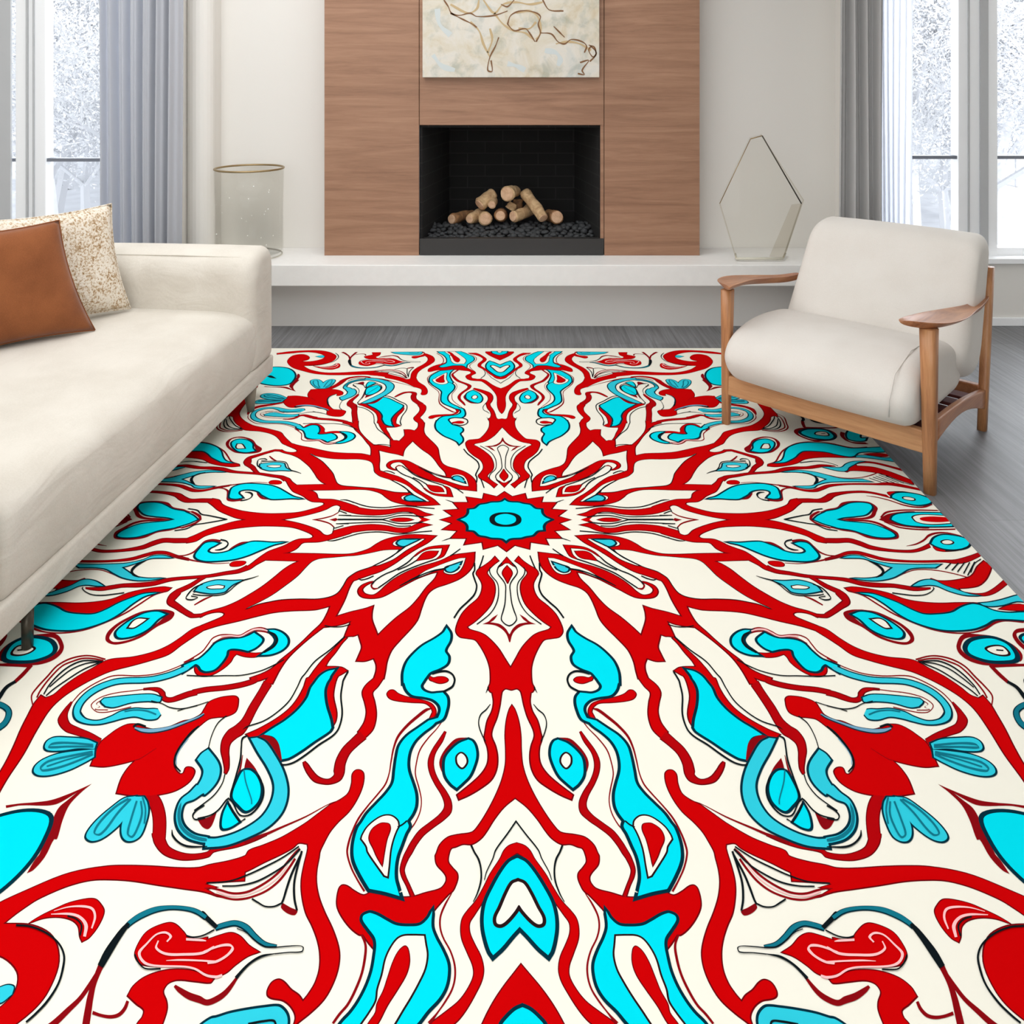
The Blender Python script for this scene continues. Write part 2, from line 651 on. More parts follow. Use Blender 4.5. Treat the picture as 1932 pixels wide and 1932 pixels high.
# fireplace surround
FY = 4.35
fs = tag(empty('fireplace_surround', (0, FY, HZ)), 'walnut panelled chimney breast with horizontal grain around the black firebox', 'fireplace')
zt = CZ - HZ
OX0, OX1, OZ = -0.5075, 0.498, 1.0806 - HZ
box('wood_panel', -1.0266, OX0 - 0.0015, 0, NY - FY, 0, zt, M_WALNUT, fs, bev=0.0015)
box('wood_panel', 0.5055, 1.0266, 0, NY - FY, 0, zt, M_WALNUT, fs, bev=0.0015)
box('wood_panel', OX0 + 0.0015, 0.5025, 0, NY - FY, OZ, zt, M_WALNUT, fs, bev=0.0015)
box('wood_edge_strip', 0.484, 0.5025, 0.004, 0.10, 0.093, OZ, M_WALNUT, fs)
# firebox
BYB = 0.62
v = [(OX0, 0.02, 0), (OX1, 0.02, 0), (0.40, BYB, 0), (-0.40, BYB, 0),
     (OX0, 0.02, OZ + 0.0), (OX1, 0.02, OZ + 0.0), (0.40, BYB, OZ), (-0.40, BYB, OZ)]
bm = bmesh.new()
vv = [bm.verts.new(p) for p in v]
for q in ((3, 2, 6, 7), (0, 3, 7, 4), (2, 1, 5, 6), (0, 1, 2, 3), (4, 7, 6, 5)):
    bm.faces.new([vv[i] for i in q])
me = bpy.data.meshes.new('firebox')
bm.to_mesh(me)
bm.free()
fbx = link('firebox', me, M_FIREBRICK, fs)
sm = fbx.modifiers.new('s', 'SOLIDIFY')
sm.thickness = 0.02
sm.offset = 1
box('firebox_tray', OX0 + 0.002, 0.5015, 0.0, 0.05, 0.001, 0.092, M_BLACKSTEEL, fs, bev=0.002)
box('ash_bed', OX0 + 0.03, OX1 - 0.03, 0.05, 0.36, 0.004, 0.062, M_BLACKSTEEL, fs)

# pebbles
rnd = random.Random(3)
protos = []
for k in range(5):
    bm = bmesh.new()
    bmesh.ops.create_icosphere(bm, subdivisions=2, radius=1)
    sx, sy, sz = rnd.uniform(0.9, 1.3), rnd.uniform(0.8, 1.1), rnd.uniform(0.65, 0.95)
    for vtx in bm.verts:
        c = vtx.co
        f = 1 + 0.13 * math.sin(c.x * 3 + k) * math.cos(c.y * 2.5 + 2 * k) + 0.07 * math.sin(c.z * 5 + k)
        vtx.co = Vector((c.x * sx * f, c.y * sy * f, c.z * sz * f))
    me = bpy.data.meshes.new('lava_pebble')
    bm.to_mesh(me)
    bm.free()
    me.materials.append(M_STONE)
    me.polygons.foreach_set('use_smooth', [True] * len(me.polygons))
    protos.append(me)
for row in range(9):
    nrow = 26
    for c in range(nrow):
        y = FY + 0.064 + row * 0.033
        x = -0.462 + 0.925 * (c + 0.5 * (row % 2) * 0.9) / nrow + rnd.uniform(-0.006, 0.006)
        if row > 5 and rnd.random() < 0.35:
            continue
        r = rnd.uniform(0.013, 0.0215)
        o = bpy.data.objects.new('lava_pebble', rnd.choice(protos))
        COL.objects.link(o)
        o.location = (x, y + rnd.uniform(-0.005, 0.005), HZ + 0.062 + r * 0.7 + rnd.uniform(0, 0.012) + min(row, 5) * 0.007)
        o.scale = (r, r, r)
        o.rotation_euler = (rnd.uniform(-0.4, 0.4), rnd.uniform(-0.4, 0.4), rnd.uniform(0, 6))
        tag(o, 'dark charcoal pebble in the bed under the fireplace logs', 'pebble', 'charcoal pebbles in the firebox')


# logs: pixel-free positions in metres, x across, z up, y depth
def log(pts, r0, r1, m, label, end=True, seed=0):
    q = [Vector(p) for p in pts]
    base = q[0].copy()
    d = (q[-1] - q[0])
    L = d.length
    n = 14
    rr = random.Random(seed)
    ph = rr.uniform(0, 6)
    bm = bmesh.new()
    path, rad = [], []
    for k in range(n + 1):
        t = k / n
        if len(q) == 2:
            p = q[0].lerp(q[1], t)
        else:
            p = q[0] * (1 - t) ** 2 + q[1] * 2 * t * (1 - t) + q[2] * t * t
        path.append(p - base)
        rad.append((r0 + (r1 - r0) * t) * (1 + 0.10 * math.sin(4 * t + ph) + 0.05 * math.sin(11 * t + ph)))
    rad[0] *= 0.86
    rad[-1] *= 0.82
    add_tube(bm, path, rad, 16)
    for vtx in bm.verts:
        vtx.co += Vector((math.sin(vtx.co.z * 60 + ph), math.sin(vtx.co.x * 55 + ph), math.cos(vtx.co.y * 60 + ph))) * 0.0022
    o = from_bm('firewood_log', bm, m, smooth=True)
    o.location = base
    tag(o, label, 'log', 'logs stacked in the fireplace')
    if end:
        dd = (path[0] - path[1]).normalized()
        bm = bmesh.new()
        add_tube(bm, [path[0] - dd * 0.003, path[0] + dd * 0.004, path[0] + dd * 0.006], [rad[0] * 0.93, rad[0] * 0.9, rad[0] * 0.6], 16)
        from_bm('cut_end', bm, M_LOGEND, o)
    return o


def fp(cx, cy, Y):
    """crop point of the firebox -> metres at depth Y"""
    px, py = 760 + cx * 0.207, 200 + cy * 0.207
    return ((px - 966) * Y / 1500, Y, CAM_H - (py - 150) * Y / 1500)


ZB = HZ + 0.062 + 0.034
log([fp(445, 1032, 4.60), fp(640, 975, 4.76)], 0.030, 0.026, M_LOGDARK, 'dark brown log lying at the far left of the fireplace stack', seed=1)
log([fp(610, 1032, 4.56), fp(720, 985, 4.70)], 0.030, 0.036, M_LOG, 'short pinkish log low on the left, beside the dark brown one', seed=2)
log([fp(752, 1028, 4.54), fp(740, 1000, 4.72)], 0.036, 0.034, M_LOG, 'round log seen end-on at the bottom left of centre', seed=3)
log([fp(700, 900, 4.60), fp(830, 790, 4.66)], 0.036, 0.040, M_LOG, 'thick golden log standing tilted on top of the left side', seed=4)
log([fp(812, 900, 4.56), fp(820, 860, 4.66)], 0.028, 0.028, M_LOG, 'small stub of log tucked under the tilted golden log', seed=5)
log([fp(890, 1000, 4.54), fp(900, 985, 4.74)], 0.040, 0.034, M_LOGDARK, 'darker log seen end-on at the bottom centre', seed=6)
log([fp(950, 800, 4.56), fp(1030, 770, 4.70)], 0.042, 0.036, M_LOG, 'fat pale log with its round cut face at the top of the stack', seed=7)
log([fp(975, 945, 4.66), fp(1010, 885, 4.66)], 0.030, 0.028, M_LOG, 'short upright log propping the top log', end=False, seed=8)
log([fp(1005, 1005, 4.54), fp(1080, 1000, 4.58), fp(1180, 930, 4.72)], 0.034, 0.036, M_LOG, 'bent log with a pale cut face low right of centre', seed=9)
log([fp(1280, 1020, 4.52), fp(1220, 930, 4.58), fp(1110, 785, 4.66)], 0.036, 0.032, M_LOG, 'long log leaning down to the right across the stack', seed=10)
log([fp(1405, 1012, 4.56), fp(1330, 1000, 4.74)], 0.041, 0.036, M_LOGDARK, 'brown-edged log at the far right of the stack', seed=11)
log([fp(1050, 960, 4.72), fp(1050, 850, 4.74)], 0.036, 0.030, M_LOGDARK, 'shadowed reddish log standing behind the bent log', end=False, seed=12)

# painting
PY = 4.31
pt = tag(empty('canvas_painting', (0, PY, 1.341)), 'large unframed abstract painting in cream and ochre above the fireplace', 'painting')
PX0, PX1, PH = -0.4856, 0.474, 0.95
bm = bmesh.new()
add_box(bm, PX0, PX1, 0.0, 0.036, 0.0, PH, 0.003)
pc = from_bm('canvas', bm, M_CANVAS, pt)


def paint(pts, w, m_i, verts, faces, idx, k):
    P = []
    for cx, cy in pts:
        px, py = 560 + cx * 0.4141, cy * 0.4141
        P.append(((px - 966) * PY / 1500, CAM_H - (py - 150) * PY / 1500 - 1.341))
    S = spline(P, [0] * len(P), False, 5)
    b = len(verts)
    for i, p in enumerate(S):
        a, c = S[max(0, i - 1)], S[min(len(S) - 1, i + 1)]
        dx, dy = c[0] - a[0], c[1] - a[1]
        l = math.hypot(dx, dy) + 1e-9
        ww = w * (0.8 + 0.25 * math.sin(i * 0.7 + k)) / 2
        for s in (1, -1):
            x = min(max(p[0] - dy / l * ww * s, PX0), PX1)
            z = min(max(p[1] + dx / l * ww * s, 0), PH)
            verts.append((x, -0.0006 - 0.0002 * m_i, z))
    for i in range(len(S) - 1):
        faces.append((b + 2 * i, b + 2 * i + 1, b + 2 * i + 3, b + 2 * i + 2))
        idx.append(m_i)


def spline(P, C, closed, seg):
    """centripetal-ish Catmull-Rom through 2-D points; C marks sharp corners"""
    n = len(P)
    out = []
    rng = range(n) if closed else range(n - 1)
    for i in rng:
        p1, p2 = P[i], P[(i + 1) % n]
        if C[i] and C[(i + 1) % n]:
            out.append(p1)
            continue
        p0 = P[i - 1] if (closed or i > 0) else p1
        p3 = P[(i + 2) % n] if (closed or i + 2 < n) else p2
        if C[i]:
            p0 = p1
        if C[(i + 1) % n]:
            p3 = p2
        d = math.dist(p1, p2)
        d0 = math.dist(p0, p1) or d
        d3 = math.dist(p2, p3) or d
        m1 = [(p2[k] - p0[k]) * d / (d + d0) if p0 is not p1 else (p2[k] - p1[k]) for k in (0, 1)]
        m2 = [(p3[k] - p1[k]) * d / (d + d3) if p3 is not p2 else (p2[k] - p1[k]) for k in (0, 1)]
        for j in range(seg):
            t = j / seg
            h1 = 2 * t ** 3 - 3 * t * t + 1
            h2 = t ** 3 - 2 * t * t + t
            h3 = -2 * t ** 3 + 3 * t * t
            h4 = t ** 3 - t * t
            out.append(tuple(h1 * p1[k] + h2 * m1[k] + h3 * p2[k] + h4 * m2[k] for k in (0, 1)))
    if not closed:
        out.append(P[-1])
    return out


pv, pf, pi_ = [], [], []
OCH = [[(700, 20), (780, 60), (820, 40), (830, 0)], [(790, 100), (830, 140), (850, 200), (880, 260)], [(900, 60), (940, 110), (990, 140), (1040, 150), (1080, 180)],
       [(1090, 180), (1110, 150), (1100, 80), (1060, 50), (1000, 60)], [(1180, 200), (1230, 190), (1290, 200), (1340, 230)], [(850, 0), (900, 60), (940, 20), (1000, 10), (1060, 20), (1120, 10)],
       [(880, 130), (890, 180), (870, 240)], [(1010, 130), (1060, 130), (1090, 100)]]
BRN = [[(670, 0), (690, 30), (705, 60), (740, 70), (790, 60), (820, 75), (900, 70), (960, 50)], [(700, 60), (730, 75), (760, 90), (800, 110), (820, 125)],
       [(960, 110), (975, 70), (1020, 50), (1080, 55), (1110, 75), (1100, 110), (1110, 150), (1090, 190)], [(960, 110), (990, 140), (1040, 130), (1060, 150), (1085, 190)],
       [(1110, 150), (1160, 155), (1190, 190), (1220, 200), (1250, 180), (1300, 190), (1320, 210), (1310, 240)], [(1170, 120), (1200, 150), (1220, 170)],
       [(1340, 210), (1330, 230), (1350, 260), (1365, 240), (1340, 210)], [(1290, 285), (1330, 275), (1300, 320), (1310, 340), (1280, 335)], [(1120, 0), (1150, 45), (1215, 50)],
       [(920, 170), (905, 210), (880, 260), (870, 320), (890, 325), (885, 275)], [(1330, 205), (1355, 215), (1362, 250), (1335, 280)], [(930, 20), (960, 30), (990, 0)]]
BLU = [[(1130, 230), (1180, 240), (1200, 270), (1190, 300)], [(640, 40), (650, 110), (700, 160)], [(960, 290), (1000, 300), (1040, 320)], [(620, 250), (660, 300), (720, 320)]]
for k, s in enumerate(BLU):
    paint(s, 0.030, 0, pv, pf, pi_, k)
for k, s in enumerate(OCH):
    paint(s, 0.013, 1, pv, pf, pi_, k)
for k, s in enumerate(BRN):
    paint(s, 0.0085, 2, pv, pf, pi_, k)
mesh('brushwork', pv, pf, [M_PAINTBLUE, M_PAINTOCHRE, M_PAINTBROWN], pt, idx=pi_)


# curtains
def curtain(name, x0, x1, y, amp, waves, m, label, seed=0, broad=0.0):
    rr = random.Random(seed)
    n = 160
    z0, z1 = 0.02, 2.6
    ph = [rr.uniform(0, 6) for _ in range(4)]
    verts, faces = [], []
    zs = [z0 + (z1 - z0) * k / 8 for k in range(9)]
    for z in zs:
        for i in range(n + 1):
            t = i / n
            tt = t ** (1 + broad)
            f = (0.65 * math.sin(2 * PI * waves * (1 - (1 - t) ** (1 + broad)) + ph[0]) +
                 0.35 * math.sin(2 * PI * waves * 1.9 * t + ph[1]))
            sway = 0.006 * math.sin(z * 1.5 + t * 5 + ph[2])
            verts.append(((x1 - x0) * (t - 0.5) + sway, amp * f, z))
    w = n + 1
    for k in range(8):
        for i in range(n):
            a = k * w + i
            faces.append((a, a + 1, a + 1 + w, a + w))
    o = mesh(name, verts, faces, m, None, True)
    o.location = ((x0 + x1) / 2, y, 0)
    s = o.modifiers.new('t', 'SOLIDIFY')
    s.thickness = 0.003
    return tag(o, label, 'curtain')


curtain('curtain', -2.17, -1.755, 4.20, 0.036, 6.5, M_CURTAIN, 'pleated grey-blue floor-length curtain at the left window behind the sofa', 2, 0.0)
curtain('curtain', 1.716, 1.962, 4.19, 0.036, 3.6, M_CURTAIN2, 'darker grey pleated curtain beside the right window', 5)
curtain('sheer_curtain', 1.955, 2.125, 4.22, 0.014, 6, M_SHEER, 'thin white sheer curtain hanging between dark grey curtain and right window glass', 8)

# vase
vz = tag(empty('glass_vase', (-1.435, 4.345, HZ)), 'wide clear glass cylinder vase with brass rim on left of hearth bench', 'vase')
prof = [(0.0, 0.004), (0.17, 0.004), (0.178, 0.012), (0.18, 0.04), (0.178, 0.25), (0.183, 0.475), (0.179, 0.478), (0.174, 0.25), (0.174, 0.03), (0.168, 0.02), (0.0, 0.02)]
verts, faces = [], []
nn = 64
for r, z in prof:
    for k in range(nn):
        a = 2 * PI * k / nn
        verts.append((r * math.cos(a), r * math.sin(a), z))
for i in range(len(prof) - 1):
    for k in range(nn):
        faces.append((i * nn + k, i * nn + (k + 1) % nn, (i + 1) * nn + (k + 1) % nn, (i + 1) * nn + k))
mesh('vase_body', verts, faces, M_GLASS, vz, True)


def torus(name, R, r, z, m, parent):
    bm = bmesh.new()
    vs = []
    for i in range(64):
        a = 2 * PI * i / 64
        vs.append([bm.verts.new(((R + r * math.cos(b)) * math.cos(a), (R + r * math.cos(b)) * math.sin(a), z + r * math.sin(b)))
                   for b in [2 * PI * j / 10 for j in range(10)]])
    for i in range(64):
        for j in range(10):
            bm.faces.new([vs[i][j], vs[(i + 1) % 64][j], vs[(i + 1) % 64][(j + 1) % 10], vs[i][(j + 1) % 10]])
    return from_bm(name, bm, m, parent, True)


torus('brass_rim', 0.181, 0.0055, 0.478, M_BRASS, vz)
torus('foot_ring', 0.172, 0.004, 0.005, M_GLASS2, vz)
M_BUBBLE_GLINT = mat_plain('bubble_glint_white', rgb(250, 250, 246), 0.2)  # white beads: bubbles in the glass, their highlights put into the colour
bm = bmesh.new()
rb = random.Random(4)
for k in range(26):
    a = rb.uniform(-2.6, -0.5)
    z = rb.uniform(0.05, 0.44)
    mt = Matrix.Translation((0.1775 * math.cos(a), 0.1775 * math.sin(a), z)) @ Matrix.Scale(rb.uniform(0.6, 1.6), 4)
    bmesh.ops.create_icosphere(bm, subdivisions=1, radius=0.0026, matrix=mt)
from_bm('bubble_glints', bm, M_BUBBLE_GLINT, vz, True)

# polyhedral glass sculpture
GY = 4.27
gs = tag(empty('glass_sculpture', (1.32, GY, HZ)), 'faceted clear glass vessel with angular pentagonal outline on right of hearth bench', 'sculpture')


def g3(px, py, Y):
    return ((px - 966) * Y / 1500 - 1.32, Y - GY, CAM_H - (py - 150) * Y / 1500 - HZ)


front = [g3(1416, 262, 4.24), g3(1438, 256, 4.24), g3(1512, 384, 4.24), g3(1477, 488, 4.21), g3(1389, 488, 4.21), g3(1358, 384, 4.24)]
front = [(x, y, max(z, 0.004)) for x, y, z in front]
back = [(x + 0.055 if i in (2, 3) else x + 0.03, y + 0.12, z) for i, (x, y, z) in enumerate(front)]
verts = front + back
faces = [(0, 1, 2, 3, 4, 5), (11, 10, 9, 8, 7, 6)] + [(i, (i + 1) % 6, (i + 1) % 6 + 6, i + 6) for i in range(6)]
gb = mesh('glass_body', verts, faces, M_GLASS, gs)


def wire(name, a, b, r, m):
    return tube(name, [a, b], r, m, gs, 8)


wire('brass_edge', front[5], front[0], 0.0022, M_BRASS)
wire('brass_edge', front[0], front[1], 0.003, M_BRASS)
wire('brass_edge', front[1], front[2], 0.0035, M_DARKMETAL)
wire('glass_edge', front[5], front[4], 0.0035, M_GLASS2)
wire('glass_edge', front[2], front[3], 0.0035, M_GLASS2)
wire('glass_edge', back[1], back[2], 0.003, M_GLASS2)
wire('glass_edge', back[2], back[3], 0.003, M_GLASS2)
inner = [g3(1494, 386, 4.24), g3(1512, 384, 4.24), g3(1479, 486, 4.22), g3(1452, 484, 4.22)]
bm = bmesh.new()
fa = [bm.verts.new((x, y - 0.006, max(z, 0.006))) for x, y, z in inner]
fb = [bm.verts.new((x, y + 0.004, max(z, 0.006))) for x, y, z in inner]
bm.faces.new(fa)
bm.faces.new(list(reversed(fb)))
for i in range(4):
    bm.faces.new([fa[i], fa[(i + 1) % 4], fb[(i + 1) % 4], fb[i]])
M_SMOKE = mat_glass('smoky_facet_glass', (0.955, 0.94, 0.91, 1), 0.05, 0.1)
from_bm('glass_facet', bm, M_SMOKE, gs)
M_IVORY = mat_plain('cloudy_glass_foot', rgb(206, 202, 186), 0.25)
bm = bmesh.new()
f4, f3, b3, b4 = front[4], front[3], back[3], back[4]
add_tube(bm, [f4, f3], 0.007, 8)
add_tube(bm, [f3, b3], 0.005, 8)
add_tube(bm, [f4, b4], 0.005, 8)
from_bm('glass_foot', bm, M_IVORY, gs, True)

# ------------------------------------------------------------------ sofa
sofa = tag(empty('sofa', (-1.002, 3.349, 0), -math.radians(3.97)), 'ivory upholstered sofa with rounded arm standing on the left edge of the rug', 'sofa')
# seat
seat_prof = round_poly([(-0.86, 0.16), (-0.015, 0.16), (0.012, 0.30), (-0.02, 0.415), (-0.86, 0.43)], [0.03, 0.04, 0.10, 0.16, 0.03], 7)
soft_block('seat_cushion', seat_prof, -1.615, -0.185, 0.035, 'Y', M_SOFA, sofa, puff=0.006)
base_prof = round_poly([(-0.98, 0.098), (-0.004, 0.098), (0.0, 0.175), (-0.98, 0.175)], 0.012, 3)
soft_block('base', base_prof, -1.86, 0.0, 0.01, 'Y', M_SOFA, sofa)


def sofa_arm(ya, yb):
    prof = round_poly([(ya + 0.01, 0.165), (yb, 0.165), (yb, 0.645), (ya, 0.635)], [0.03, 0.03, 0.075, 0.11], 8)
    # profile lies in (y, z); sweep along x
    return soft_block('armrest', prof, -0.98, 0.004, 0.045, 'X', M_SOFA, sofa, puff=0.004)


sofa_arm(-0.235, -0.004)
sofa_arm(-1.86, -1.625)
back_prof = round_poly([(-1.04, 0.165), (-0.80, 0.165), (-0.84, 0.64), (-1.02, 0.64)], [0.03, 0.03, 0.07, 0.07], 6)
soft_block('backrest', back_prof, -1.66, -0.20, 0.04, 'Y', M_SOFA, sofa)
tube('seam_piping', [(-0.80, -0.19, 0.624), (-0.3, -0.195, 0.628), (-0.06, -0.19, 0.622), (-0.012, -0.17, 0.60)], 0.003, M_SOFA, sofa)
bm = bmesh.new()
add_tube(bm, [(-0.02, -1.506, 0.012), (-0.02, -1.506, 0.1)], [0.0125, 0.0135], 16)
add_tube(bm, [(-0.02, -1.506, 0.009), (-0.02, -1.506, 0.013)], 0.011, 16)
from_bm('foot', bm, M_DARKMETAL, sofa, True)
for fx, fy in ((-0.03, -0.185), (-0.93, -0.185), (-0.93, -1.506)):
    tube('foot', [(fx + 0.005, fy, 0.009 if fx > -0.5 else 0.0), (fx, fy, 0.10)], [0.013, 0.027], M_TAUPE, sofa)


def pillow(name, B, up, left, th, m, label, extra=None):
    """square scatter cushion; B lower right corner, up and left edge vectors"""
    B, up, left = Vector(B), Vector(up), Vector(left)
    nrm = up.cross(left).normalized()
    n = 26
    org = B + up / 2 + left / 2
    vf, vb = [], []
    for i in range(n + 1):
        for j in range(n + 1):
            a, b = 2 * i / n - 1, 2 * j / n - 1
            # edges pull in between the pointed corners
            pa = a * (1 - 0.085 * (1 - b * b))
            pb = b * (1 - 0.085 * (1 - a * a))
            hgt = th / 2 * ((1 - a ** 4) * (1 - b ** 4)) ** 0.55
            hgt *= 1 + 0.05 * math.sin(5 * a + 3 * b)
            p = left * (pa / 2) + up * (pb / 2)
            vf.append(p + nrm * hgt)
            vb.append(p - nrm * hgt)
    verts = vf + vb
    faces = []
    w = n + 1
    o2 = w * w
    for i in range(n):
        for j in range(n):
            a = i * w + j
            faces.append((a, a + 1, a + 1 + w, a + w))
            faces.append((o2 + a + w, o2 + a + 1 + w, o2 + a + 1, o2 + a))
    me = bpy.data.meshes.new(name)
    me.from_pydata([tuple(v) for v in verts], [], faces)
    o = link(name, me, m, None, True)
    bm = bmesh.new()
    bm.from_mesh(me)
    bmesh.ops.remove_doubles(bm, verts=bm.verts, dist=0.0004)
    bmesh.ops.recalc_face_normals(bm, faces=bm.faces)
    bm.to_mesh(me)
    bm.free()
    me.polygons.foreach_set('use_smooth', [True] * len(me.polygons))
    o.location = org
    tag(o, label, 'cushion')
    # piping round the edge
    pts = []
    for a, b in [(-1 + 2 * k / 12, -1) for k in range(12)] + [(1, -1 + 2 * k / 12) for k in range(12)] + [(1 - 2 * k / 12, 1) for k in range(12)] + [(-1, 1 - 2 * k / 12) for k in range(13)]:
        pa = a * (1 - 0.085 * (1 - b * b))
        pb = b * (1 - 0.085 * (1 - a * a))
        pts.append(left * (pa / 2) + up * (pb / 2))
    tube('piping', pts, 0.003, m, o, 6)
    return o


pillow('scatter_cushion', (-1.487, 3.100, 0.438), (-0.085, 0.02, 0.405), (-0.31, -0.40, 0.0), 0.10, M_SPECK,
       'cream bouclé cushion with brown speckles behind the rust cushion')
pillow('scatter_cushion', (-1.495, 2.850, 0.432), (-0.125, -0.006, 0.395), (-0.33, -0.33, 0.0), 0.115, M_RUST,
       'rust brown square cushion on the sofa in front of the speckled one')

# ------------------------------------------------------------------ armchair
FL, FR, BRf = Vector((0.823, 3.055)), Vector((1.345, 2.558)), Vector((1.786, 3.023))
ax = (FR - FL).normalized()
ang = math.atan2(ax.y, ax.x)
chair = tag(empty('armchair', (FL.x, FL.y, 0), ang), 'wooden framed lounge armchair with ivory cushions at the right edge of the rug', 'armchair')
CW, CD = (FR - FL).length, 0.641     # local x across the front, y to the back


def leg4(name, p0, p1, s0, s1, m=M_OAK, bev=0.006):
    """four-sided leg with soft corners, s=(sx,sy) half sizes"""
    secs = []
    for t in (0, 0.25, 0.5, 0.75, 1):
        p = Vector(p0).lerp(Vector(p1), t)
        sx = s0[0] + (s1[0] - s0[0]) * t
        sy = s0[1] + (s1[1] - s0[1]) * t
        ring = round_poly([(-sx, -sy), (sx, -sy), (sx, sy), (-sx, sy)], min(sx, sy) * 0.8, 4)
        secs.append([(p.x + a, p.y + b, p.z) for a, b in ring])
    return loft(name, secs, m, chair)


leg4('front_leg', (0, 0, 0.009), (0.008, -0.004, 0.525), (0.015, 0.015), (0.021, 0.026))
leg4('front_leg', (CW, 0, 0.0), (CW - 0.002, -0.004, 0.53), (0.018, 0.018), (0.026, 0.028))
leg4('back_leg', (CW, CD, 0), (CW, CD + 0.10, 0.60), (0.016, 0.019), (0.018, 0.023))
leg4('back_leg', (0, CD, 0), (0.02, CD + 0.06, 0.49), (0.015, 0.017), (0.017, 0.02))
box('front_rail', 0.01, CW - 0.01, -0.014, 0.014, 0.125, 0.20, M_OAKRAIL, chair, bev=0.005)
for sx in (0, CW):
    secs = []
    for t in [k / 10 for k in range(11)]:
        y = 0.01 + t * (CD - 0.0)
        zt_ = 0.225 - 0.075 * t + 0.012 * math.sin(PI * t)
        hh = 0.075 - 0.034 * math.sin(PI * t)
        ring = round_poly([(-0.011, zt_ - hh), (0.011, zt_ - hh), (0.011, zt_), (-0.011, zt_)], 0.006, 3)
        secs.append([(sx + a, y, b) for a, b in ring])
    loft('side_rail', secs, M_OAKARM, chair)
box('back_rail', 0.01, CW - 0.01, CD - 0.002, CD + 0.028, 0.11, 0.165, M_OAKARM, chair, bev=0.005)
M_SLAT = mat_plain('dark_red_webbing', rgb(92, 38, 34), 0.8)
for k in range(5):
    box('seat_slat', 0.015, CW - 0.015, 0.06 + k * 0.115, 0.12 + k * 0.115, 0.168 - k * 0.008, 0.18 - k * 0.008, M_SLAT, chair, bev=0.003)


def armrest(x0, s):
    outline_out = [(-0.085, -0.062, 0.566), (-0.03, 0.040, 0.556), (0.10, 0.070, 0.548), (0.22, 0.066, 0.540), (0.38, 0.042, 0.530), (0.55, 0.026, 0.522), (0.70, 0.020, 0.545)]
    outline_in = [(-0.10, -0.070, 0.567), (-0.02, -0.066, 0.562), (0.10, -0.050, 0.553), (0.22, -0.036, 0.543), (0.38, -0.022, 0.530), (0.55, -0.012, 0.522), (0.70, -0.012, 0.545)]
    secs = []
    drop = {1: [0, 0, 0, 0.004, 0.012, 0.026, 0.036], -1: [0, 0, 0, 0.010, 0.024, 0.044, 0.075]}[s]
    for (yo, xo, zo), (yi, xi, zi), dz in zip(outline_out, outline_in, drop):
        zo -= dz
        zi -= dz
        t = 0.012 if yo > -0.05 else 0.004
        ring = []
        nr = 8
        for k in range(nr + 1):      # top, dished
            u = k / nr
            x = xi + (xo - xi) * u
            y = yi + (yo - yi) * u
            ring.append((x0 + s * x, y, (zi + (zo - zi) * u) - 0.010 * math.sin(PI * u)))
        for k in range(nr + 1):
            u = 1 - k / nr
            x = xi + (xo - xi) * u
            y = yi + (yo - yi) * u
            ring.append((x0 + s * x, y, (zi + (zo - zi) * u) - 0.010 * math.sin(PI * u) - t * (0.25 + 1.6 * math.sin(PI * u))))
        secs.append(ring)
    o = loft('armrest', secs, M_OAKARM, chair)
    sb = o.modifiers.new('s', 'SUBSURF')
    sb.levels = sb.render_levels = 2
    return o


armrest(CW, 1)
armrest(0, -1)
# seat cushion: profile in (y, z) swept across x
sp = round_poly([(-0.075, 0.235), (-0.02, 0.197), (0.50, 0.185), (0.53, 0.30), (0.40, 0.385), (0.12, 0.41), (-0.045, 0.375), (-0.10, 0.30)],
                [0.03, 0.05, 0.06, 0.06, 0.10, 0.12, 0.07, 0.05], 6)
soft_block('seat_cushion', sp, 0.026, CW - 0.028, 0.05, 'X', M_CHAIRFAB, chair, puff=0.008)
bp = round_poly([(0.385, 0.30), (0.505, 0.215), (0.60, 0.25), (0.77, 0.70), (0.72, 0.735), (0.60, 0.715)],
                [0.05, 0.06, 0.07, 0.05, 0.06, 0.05], 6)
bc = soft_block('back_cushion', bp, 0.03, CW + 0.005, 0.05, 'X', M_CHAIRFAB, chair, puff=0.006)
sh = bc.data
for vtx in sh.vertices:                     # narrower towards the top left
    t = max(0, (vtx.co.z - 0.25) / 0.48)
    u = (CW + 0.005 - vtx.co.x) / CW
    vtx.co.x += 0.055 * t * u
tube('seam_piping', [(CW - 0.10 + 0.0, -0.082, 0.24), (CW - 0.09, -0.108, 0.30), (CW - 0.088, -0.06, 0.375), (CW - 0.088, 0.10, 0.412), (CW - 0.088, 0.3, 0.40)], 0.002, M_CHAIRFAB, chair, 6)
